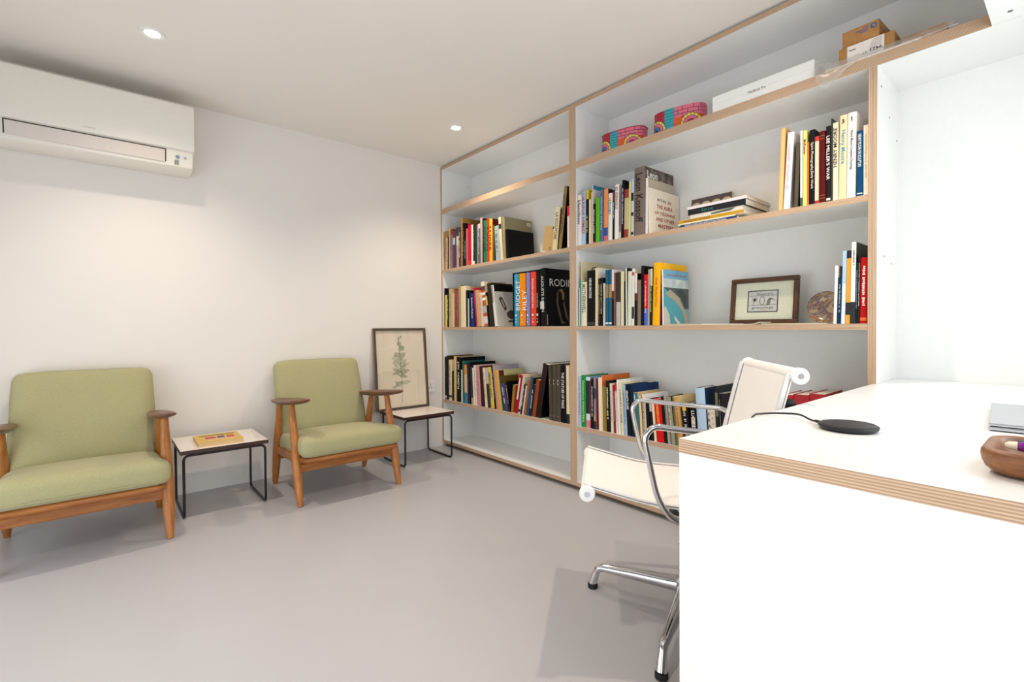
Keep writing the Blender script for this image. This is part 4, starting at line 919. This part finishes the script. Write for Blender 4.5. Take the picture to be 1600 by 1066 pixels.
for key, rows in ROWS.items():
    z, sh = SHELF[key]; prev = None; nred = 0
    for (x, th, h, lean, dep, sb, desc, spine, cover, text, tc, bands, kind, k) in rows:
        seed += 1
        x, th, h, dep = x/1000, th/1000, h/1000, dep/1000
        group = {'L': 'books in the left bay, ', 'R': 'books in the right bay, '}[key[0]]+{'2': 'second shelf', '3': 'third shelf', '4': 'lowest shelf'}[key[1]]
        if kind == 'slip':
            th = .257
            sl = thing('slipcase', 'large black slipcase holding five volumes with bright spines on third shelf', 'slipcase', (x, .012, z+.0004))
            m = MB(); b = .004
            m.box(0, b, 0, dep, 0, h).box(th-b, th, 0, dep, 0, h).box(b, th-b, 0, dep, 0, b).box(b, th-b, 0, dep, h-b, h).box(b, th-b, dep-b, dep, b, h-b); m.obj('case', paint('08080A', .4), sl)
            MB().box(-.0004, 0, .01, .03, h*.33, h*.62).obj('case_label', paint('E4E0DA', .5), sl)
            vols = [(.010, .057, '2E9CC0', 'turquoise'), (.061, .124, 'F08A0A', 'orange'), (.130, .166, '8088C8', 'violet'), (.172, .224, 'E8442A', 'vermilion'), (.228, .2525, '0A0A0C', 'black')]
            wt = paint('F4F2EE', .5)
            for i, (a, bq, c, cn) in enumerate(vols):
                bk = book(x+a, bq-a, h-.014, 0, .235, 4, z+.0046, '', c, '1A1A1C', None, 'fff', [], {}, f'{cn} spined volume inside the large black slipcase', 'volumes in the slipcase', seed*7+i)
                w_ = bq-a
                for zq, hq in ((.20, .022), (.125, .006), (.07, .016)): lettering('volume_mark', 'o' if hq > .01 else '-', wt, bk, (w_/2, -.0056, (h-.014)*zq), (1, 0, 0), (0, 0, 1), height=hq*.7, bold=.06 if hq > .02 else .02)
                hh = h-.014
                if i == 1:
                    lettering('spine_title', 'BRIDGET', wt, bk, (-.006, -.0060, hh*.585), (0, 0, 1), (-1, 0, 0), length=.196, height=.040)
                    lettering('spine_title', 'RILEY', wt, bk, (w_-.004, -.0060, hh*.485), (0, 0, 1), (-1, 0, 0), length=.130, height=.040)
                if i == 3: lettering('spine_title', 'THE COMPLETE PAINTINGS', wt, bk, (w_/2, -.0060, hh*.60), (0, 0, 1), (-1, 0, 0), length=.19, height=.015)
                if i == 4: lettering('spine_title', 'BRIDGET RILEY', wt, bk, (w_/2, -.0060, hh*.47), (0, 0, 1), (-1, 0, 0), length=.09, height=.008)
            prev = 'black slipcase'; continue
        if desc == 'red':
            nred += 1; desc = ['nearest red hardback behind the office chair back', 'second red hardback behind the office chair, from left', 'rightmost red hardback behind the office chair'][nred-1]
        lab = desc
        if len(desc.split()) <= 6 and prev: lab = f'{desc} right of {prev}, {sh}'
        elif prev is None: lab = f'{desc} at left end, {sh}'
        else: lab = f'{desc}, {sh}'
        lw = lab.split()
        if len(lw) > 16: lab = f'{desc}, {sh}'
        assert lab not in seen, lab
        seen.add(lab)
        g = k.get('grp'); grp = group
        book(x, th, h, lean, dep, sb, z, desc, spine, cover, text, tc, bands, k, lab, grp, seed)
        prev = core(desc)
# small tan card standing face out before the cream books, second shelf of left bay
t = thing('card', 'tan card with dark corner dot standing on second shelf of left bay', 'card', (1.128, .035, Z2+.0004)); t.rotation_euler = (0, .17, 0)
MB().box(-.088+.0, 0, 0, .004, 0.0, .155).obj('board', paint('BC9A62', .6), t); t.location.x = 1.225
MB().lathe([(.006, 0), (.006, .0006)], 12, T=lambda p: (-.012+p[0], -p[2], .143+p[1])).obj('dot', paint('1A140E', .5), t)
MB().tube([( -.022+.009*math.cos(a), -.0004, .018+.009*math.sin(a)) for a in [i*PI/6 for i in range(12)]], .0012, 5, closed=True).obj('printed_motif', paint('5A4A34', .6), t)
# yellow ribbon hanging under the second shelf at far left
tag(MB().box(.043, .048, -.0015, -.0002, Z2-.052, Z2-.001).obj('ribbon', paint('E4C81E', .5)), 'short yellow ribbon marker hanging over shelf edge at far left', 'ribbon')

# ------------------------------------------------------------------ pile of books, second shelf of right bay
def flat_book(x0, x1, y0, dep, z0, th, spine, cover, label, text=None, tc='FFFFFF', tx=.5, tw=.5, rz=0, tilt=0, pages='E8DFD2'):
    t = thing('book', label, 'book', ((x0+x1)/2, y0, z0), math.radians(rz), 'books in the pile on second shelf of right bay'); t.rotation_euler = (0, math.radians(tilt), math.radians(rz))
    wd = x1-x0; b = .0012
    MB().box(-wd/2, wd/2, 0, dep, 0, b, 1).box(-wd/2, wd/2, 0, dep, th-b, th, 1).box(-wd/2, wd/2, 0, b, b, th-b, 0).obj('cover', [paint(spine, .42), paint(cover, .42)], t)
    MB().box(-wd/2+.001, wd/2-.001, b, dep-.002, b, th-b).obj('pages', paint(pages, .85), t)
    if text: lettering('spine_title', text, paint(tc, .5), t, (-wd/2+wd*tx, -.0006, th/2), (1, 0, 0), (0, 0, 1), length=wd*tw, height=min(th*.62, .012))
    return t
z = Z2+.0004
flat_book(2.104, 2.372, .014, .20, z, .0125, '20346C', '20346C', 'dark blue book lying at the bottom of the pile', 'MODERN WORKS FROM ARTISTS STUDIO MATERIALS', 'E4E6EC', .46, .74); z += .0128
flat_book(2.094, 2.366, .012, .20, z, .0048, 'E2DC8C', 'ECE4D8', 'thin pale yellow booklet lying second from bottom of pile'); z += .0051
flat_book(2.096, 2.402, .012, .21, z, .0165, 'C4920F', 'E6DFD2', 'mustard yellow book lying in the middle of the pile', 'EUROPEAN ART OF THE AGE', '6A4A10', .3, .42); z += .0168
flat_book(2.156, 2.400, .012, .22, z, .0165, 'D9D2C0', 'E6DFD2', 'white book with dark streak lying under the black one'); 
kk = C.objects[-1]
rz_ = MB(); rz_.quad([(.03-.05, -.0004, .002), (.07, -.0004, .004), (.09, -.0004, .0145), (.05, -.0004, .0145), (-.02, -.0004, .009)]); 
o = rz_.obj('spine_print', paint('55605A', .5)); o.parent = [q for q in C.objects if q.get('label') == 'white book with dark streak lying under the black one'][0]
z += .0168
flat_book(2.146, 2.412, .010, .245, z, .026, '101116', '101116', 'thick black book with teal title lying on the pile', 'Kim Lim', '2E8E88', .36, .2); z += .0263
flat_book(2.142, 2.416, .010, .245, z, .0115, 'E4DCE2', 'EDE6EA', 'white lilac book lying near the top of the pile'); z += .0118
flat_book(2.338, 2.415, .014, .22, z, .003, 'D8AE78', 'DDBE92', 'thin tan booklet lying on top of the pile')
# cream scalloped book standing behind the pile
t = thing('book', 'cream book with scalloped brown top pattern standing behind the pile', 'book', (2.125, .250, Z2+.0022)); t.rotation_euler = (-.1, 0, 0)
MB().box(-.106, .106, 0, .0015, 0, .19).box(-.106, .106, .0105, .012, 0, .19).box(-.106, -.1045, .0015, .0105, 0, .19).obj('cover', paint('CFC5A4', .5), t)
MB().box(-.1045, .105, .0015, .0105, .001, .189).obj('pages', PAGE, t)
m = MB(); N = 4
pts = [(-.106, .19), (-.106, .150)]
for i in range(N):
    for a in range(1, 9): pts.append((-.106+(i+.5-.5*math.cos(PI*a/8))*.212/N, .150+.020*math.sin(PI*a/8)))
pts += [(.106, .19)]
m.quad([(p[0], -.0004, p[1]) for p in pts][::-1]); m.obj('cover_print', paint('5A4A46', .5), t)

# ------------------------------------------------------------------ leaflets, framed greeting card and dish on third shelf of right bay
def leaflet(x0, x1, y0, dep, th, col, label, curl=0):
    t = thing('leaflet', label, 'leaflet', ((x0+x1)/2, y0, Z3+.0004), 0, 'leaflets lying on the third shelf'); wd = x1-x0; n = 10
    for nm, zo, c in (('inner_pages', 0, 'E4DBC6'), ('cover', th*.62, col)):
        m = MB(); vs = []
        for lay in (0, 1):
            for i in range(n+1):
                u = i/n; zz = zo+curl*max(0, u-.7)**2*9+lay*th*.36; 
                for yy in (0, dep): vs.append((-wd/2+wd*u, yy, zz))
        fs = []; o_ = 2*(n+1)
        for i in range(n):
            a = 2*i; fs += [(a, a+1, a+3, a+2), (o_+a, o_+a+2, o_+a+3, o_+a+1), (a, a+2, o_+a+2, o_+a), (a+1, o_+a+1, o_+a+3, a+3)]
        fs += [(0, o_, o_+1, 1), (2*n, 2*n+1, o_+2*n+1, o_+2*n)]
        m.add(vs, fs); m.obj(nm, paint(c, .6), t)
leaflet(2.020, 2.206, .006, .25, .0075, 'B9B193', 'grey olive booklet lying flat beside painted landscape booklet', 0)
leaflet(2.212, 2.338, .004, .15, .0050, 'EFE8DC', 'white folded leaflet lying flat before the framed greeting', 0)
leaflet(2.346, 2.470, .004, .12, .0030, 'E4D8C4', 'thin cream leaflet with curled right corner before framed greeting', .010)
leaflet(2.478, 2.715, .004, .13, .0035, 'E6D7A8', 'pale yellow leaflet lying flat before the marbled dish', 0)
gf = thing('framed_card', 'small dark wooden frame with greeting card leaning on third shelf', 'picture', (2.404, .190, Z3+.0022)); gf.rotation_euler = (-.12, 0, 0)
GW = woodmat('greeting_frame_wood', '2E1B0F', '653F23', (6, 30, 30), .4); GWV = woodmat('greeting_frame_upright', '2E1B0F', '653F23', (30, 30, 6), .4)
gw, gh, rw = .147, .213, .021
for (a, b, c, d, mt) in ((-gw, gw, 0, rw, GW), (-gw, gw, gh-rw, gh, GW), (-gw, -gw+rw, rw, gh-rw, GWV), (gw-rw, gw, rw, gh-rw, GWV)): MB().box(a, b, -.008, .012, c, d).obj('frame_rail', mt, gf, bevel=.004)
MB().box(-gw+rw, gw-rw, .004, .008, rw, gh-rw).obj('mount', paint('DDE0CA', .8), gf)
cw, cx, c0, c1 = .066, -.004, .055, .155
for (a, b, c, d) in ((-cw, cw, c0, c0+.004), (-cw, cw, c1-.004, c1), (-cw, -cw+.004, c0+.004, c1-.004), (cw-.004, cw, c0+.004, c1-.004)): MB().box(cx+a, cx+b, .0025, .004, c, d).obj('card_border', paint('2A3038', .6), gf)
MB().box(cx-cw+.004, cx+cw-.004, .003, .004, c0+.004, c1-.004).obj('card', paint('CBCBC6', .8), gf)
ik = paint('20242A', .7)
lettering('card_title', "Season's", ik, gf, (cx+.008, .0026, .139), (1, 0, 0), (0, 0, 1), length=.070, height=.010); lettering('card_title', 'greetings', ik, gf, (cx, .0026, .074), (1, 0, 0), (0, 0, 1), length=.095, height=.014)
m = MB()
for zz in (.130, .087): m.tube([(cx-.058, .0026, zz), (cx+.058, .0026, zz+.001)], .0007, 5)
m.tube([(cx-.002+.010*math.cos(i*PI/9), .0026, .108+.020*math.sin(i*PI/9)) for i in range(18)], .0009, 5, closed=True)
for i in range(9):
    a = i*2*PI/9; m.tube([(cx-.034, .0026, .113), (cx-.034+.014*math.cos(a), .0026, .113+.012*math.sin(a))], [.0016, .0006], 5)
m.tube([(cx-.034, .0026, .112), (cx-.042, .0026, .088)], .0008, 5)
for i in range(5): m.tube(smooth_path([(cx+.018+i*.003, .0026, .088), (cx+.022+i*.004, .0026, .108+i*.002), (cx+.034+i*.005, .0026, .122-i*.004)]), .0008, 5)
m.obj('card_drawing', ik, gf); MB().box(cx-.02, cx+.02, .0027, .0031, .0625, .0645).obj('card_stroke', paint('C9A04A', .6), gf)
MB().box(-gw+rw-.002, gw-rw+.002, -.001, .0005, rw-.002, gh-rw+.002).obj('glass_pane', GLASS, gf)
ds = thing('dish', 'round marbled brown and violet dish standing on edge on third shelf', 'dish', (2.668, .135, Z3+.0022)); ds.rotation_euler = (-.16, 0, 0)
MARB = marbled('marbled_glaze', 15, [(.28, '4A3C2E'), (.40, 'A8987A'), (.48, '5E4660'), (.53, '8C7C62'), (.58, 'B8602E'), (.64, '9A9274'), (.75, '3E3228')], .18, 1.6)
rr0 = .0665
MB().lathe([(.022, .016), (.030, .017), (.050, .012), (.062, .003), (.0655, -.001), (rr0, .001), (.0648, .004), (.053, .016), (.032, .0215), (.022, .0215)], 40, T=lambda p: (p[0], p[2], rr0+p[1])).obj('dish_body', MARB, ds, 50)
for r_ in (.060, .052): MB().tube([(r_*math.cos(i*PI/24), .0025+(.0615-r_)*.55, rr0+r_*math.sin(i*PI/24)) for i in range(48)], .0006, 5, closed=True).obj('rim_ring', paint('C2AE86', .3), ds)

# ------------------------------------------------------------------ top shelf: tins and boxes
def tin(loc, label, lid):
    t = thing('tin', label, 'tin', loc, .2, 'painted tins on the top shelf'); A, B, Hh = .123, .060, .093 if lid else .097; N = 56
    def pt(a, z, o=0):
        ca, sa = math.cos(a), math.sin(a); e = .72
        return ((A+o)*math.copysign(abs(ca)**e, ca), (B+o)*math.copysign(abs(sa)**e, sa), z)
    cols = {'red': 'B01E38', 'teal': '2FA0AE', 'pink': 'D86A84', 'orange': 'DE5420', 'yellow': 'E8D060', 'blue': '2A70B4', 'black': '14161A'}
    pm = {k: paint(v, .35) for k, v in cols.items()}
    ring = [-PI+2*PI*i/N for i in range(N)]
    m = MB(); m.add([pt(a, 0) for a in ring]+[pt(a, Hh) for a in ring], [tuple(range(N))[::-1], tuple(range(N, 2*N))]+[(i, (i+1) % N, N+(i+1) % N, N+i) for i in range(N)]); m.obj('body', pm['pink'], t, 40)
    def patch(a0, a1, z0, z1, col, off=.0006, nm='painted_panel', n=10):
        m = MB(); v = []
        for i in range(n+1):
            a = a0+(a1-a0)*i/n; v += [pt(a, z0, off), pt(a, z1, off)]
        m.add(v, [(2*i, 2*i+2, 2*i+3, 2*i+1) for i in range(n)]); m.obj(nm, pm[col], t, 60)
    # x position -> ring angle on the front (y<0)
    def ang(x):
        c = max(-1, min(1, x/A)); return -math.acos(math.copysign(abs(c)**(1/.72), c))
    xl, xm, xr = ang(-.122), ang(-.055), ang(-.010)
    patch(xl, xm, 0, Hh, 'red'); patch(xm, xr, 0.004, Hh+.001, 'teal', .0016); patch(xr, ang(.119), 0, Hh*.48, 'orange'); patch(ang(-.12), ang(.12), 0, .006, 'orange', .001)
    if lid: m = MB(); m.tube([pt(a, Hh, .001) for a in ring], .0022, 6, closed=True); m.obj('lid_rim', pm['red'], t, 50)
    def arch(cx, rads, z0):
        for (r0, r1, c, o) in rads:
            m = MB(); v = []; n = 16
            for i in range(n+1):
                b = PI*i/n
                for r in (r0, r1):
                    x = max(-.1225, min(.1225, cx-r*math.cos(b))); v.append(pt(ang(x), min(Hh, z0+r*math.sin(b)*1.05), o))
            m.add(v, [(2*i, 2*i+1, 2*i+3, 2*i+2) for i in range(n)]); m.obj('painted_arch', pm[c], t, 60)
        # joints
        m = MB()
        for i in range(1, 8):
            b = PI*i/8; m.tube([pt(ang(max(-.1225, min(.1225, cx-r*math.cos(b)))), z0+r*math.sin(b)*1.05, .0024) for r in (rads[0][0], rads[0][1])], .0009, 4)
        for (r0, r1, c, o) in rads: m.tube([pt(ang(max(-.1225, min(.1225, cx-r1*math.cos(PI*i/14)))), z0+r1*math.sin(PI*i/14)*1.05, .0024) for i in range(15)], .0009, 4)
        m.obj('painted_line', pm['black'], t, 60)
    arch(-.098, [(.036, .048, 'yellow', .0018), (.022, .036, 'pink', .0018), (.008, .022, 'blue', .0018), (.0, .008, 'black', .0018)], .006)
    arch(.068, [(.034, .046, 'yellow', .0018), (.018, .034, 'pink', .0018), (.0, .018, 'red', .0018)], .006)
    m = MB()
    for k in range(1, 7): m.tube([pt(xm+(xr-xm)*i/5, .006+k*Hh/7, .0022) for i in range(6)], .0008, 4)
    for k in (.62, .80): m.tube([pt(xr+(ang(.12)-xr)*i/14, Hh*k, .0012) for i in range(15)], .0008, 4)
    for k, xs in ((.53, (.03, .08)), (.71, (.01, .055, .1)), (.9, (.03, .08, .108))):
        for x in xs: m.tube([pt(ang(x), Hh*(k-.09), .0012), pt(ang(x), Hh*(k+.09), .0012)], .0008, 4)
    for x in (-.108, -.092, -.075): m.tube([pt(ang(x), .056, .0012), pt(ang(x), Hh, .0012)], .0007, 4)
    m.obj('painted_line', pm['black'], t, 60)
    return t
tin((1.738, .077, Z1+.0005), 'painted oval tin with red lid rim, left of two on the top shelf', True)
tin((2.068, .077, Z1+.0005), 'painted oval tin without lid rim, right of two on the top shelf', False)
mb = thing('computer_box', 'long flat white product box on the top shelf', 'box', (2.468, .143, Z1+.0005))
MB().box(-.203, .203, -.135, .135, 0, .072).obj('carton', WHITEP, mb, bevel=.003)
MB().box(-.2034, .2034, -.1354, .1354, .036, .0366).obj('lid_seam', paint('D2D0CC', .5), mb)
lettering('box_title', 'MacBook Pro', paint('2A2A2C', .5), mb, (-.01, -.1356, .034), (1, 0, 0), (0, 0, 1), length=.072, height=.0115)
ps = thing('paper_sheet', 'folded white paper lying on the long white box', 'paper', (2.455, .10, Z1+.0730)); MB().box(-.06, .06, -.05, .10, 0, .0012).box(-.045, .06, -.03, .10, .0012, .006).obj('sheet', paint('EFEDE8', .7), ps, bevel=.0005)
CARD = marbled('cardboard', 30, [(.3, 'A97844'), (.7, 'BE8C54')], .8); CARDE = paint('8A6036', .8)
b1 = thing('cardboard_box', 'lower brown carton with white shipping label on the top shelf', 'box', (2.833, .098, Z1+.0005))
MB().box(-.083, .083, -.085, .11, 0, .070).obj('carton', CARD, b1, bevel=.003)
MB().box(-.056, .054, -.0856, -.085, -.0, .0685).obj('shipping_label', paint('EFE6DE', .6), b1)
inkm = paint('3A3634', .6)
lettering('label_print', '9423', inkm, b1, (.030, -.0860, .029), (-1, 0, 0), (0, 0, -1), length=.036, height=.014, bold=.02)
lettering('label_print', '57 --', inkm, b1, (-.012, -.0860, .026), (-1, 0, 0), (0, 0, -1), length=.034, height=.008)
m = MB()
for i in range(5): m.box(.010+i*.003, .048, -.0859, -.0856, .040+i*.0055, .0412+i*.0055)
m.box(-.050, -.030, -.0859, -.0856, .050, .054); m.obj('label_print', paint('7A7470', .6), b1)
b2 = thing('cardboard_box', 'upper brown carton with blue round emblem on the top shelf', 'box', (2.820, .106, Z1+.0712), math.radians(-3))
MB().box(-.057, .057, -.088, .10, 0, .060).obj('carton', CARD, b2, bevel=.003)
MB().box(.0568, .0574, -.08, .095, .030, .034).obj('carton_seam', CARDE, b2)
LG = paint('3A62A0', .5)
MB().lathe([(.0095, 0), (.0095, .0005)], 24, T=lambda p: (.040+p[0], -.0880-p[2], .043+p[1])).obj('emblem_disc', LG, b2)
lettering('emblem_letters', 'hp', paint('D9B98A', .5), b2, (.040, -.0889, .043), (-1, .0, 0), (-.25, 0, -1), height=.011, bold=.01)
m = MB()
for (x0, x1, z) in ((.008, .024, .049), (-.012, .024, .041), (-.002, .024, .034)):
    x = x0; rnd = random.Random(int(z*1e4))
    while x < x1: l = rnd.uniform(.0015, .003); m.box(x, x+l, -.0884, -.0881, z-.0018, z+.0018); x += l+.0008
m.obj('carton_print', LG, b2)
b3 = thing('cardboard_box', 'flat brown carton at the right end of the top shelf', 'box', (2.992, .15, Z1+.0005)); MB().box(-.056, .056, -.12, .12, 0, .038).obj('carton', CARD, b3, bevel=.002)
# clear plastic bag draped over the shelf edge
PLAS = plasticmat()
pb = thing('plastic_bag', 'crumpled clear plastic bag draped over the top shelf edge', 'bag', (2.86, 0, Z1))
rnd = random.Random(5); nu, nv = 26, 10; vs = []
for i in range(nu+1):
    u = i/nu; x = -.185+u*.40
    dr = .062*math.exp(-abs(u-.11)/.085)+.005+.012*max(0, math.sin(u*9))*(1-u)
    hb = .020+.024*math.exp(-((u-.0)/.14)**2)
    for j in range(nv+1):
        v = j/nv
        if v < .5: y = .007-.013*(v/.5); z = hb*(1-(v/.5)**2)*.9+.004
        else: y = -.006-.004*math.sin((v-.5)*2*PI); z = .004-dr*(v-.5)/.5
        vs.append((x+.008*math.sin(j*.9+i), y-.003*rnd.random()-.0015, z+.004*(rnd.random()-.3)))
fs = [(i*(nv+1)+j, (i+1)*(nv+1)+j, (i+1)*(nv+1)+j+1, i*(nv+1)+j+1) for i in range(nu) for j in range(nv)]
m = MB(); m.add(vs, fs); o = m.obj('plastic_film', PLAS, pb, 60)
MB().box(-.150, .13, -.004, .010, .0006, .003).obj('bag_card', paint('EFE4D8', .5), pb)
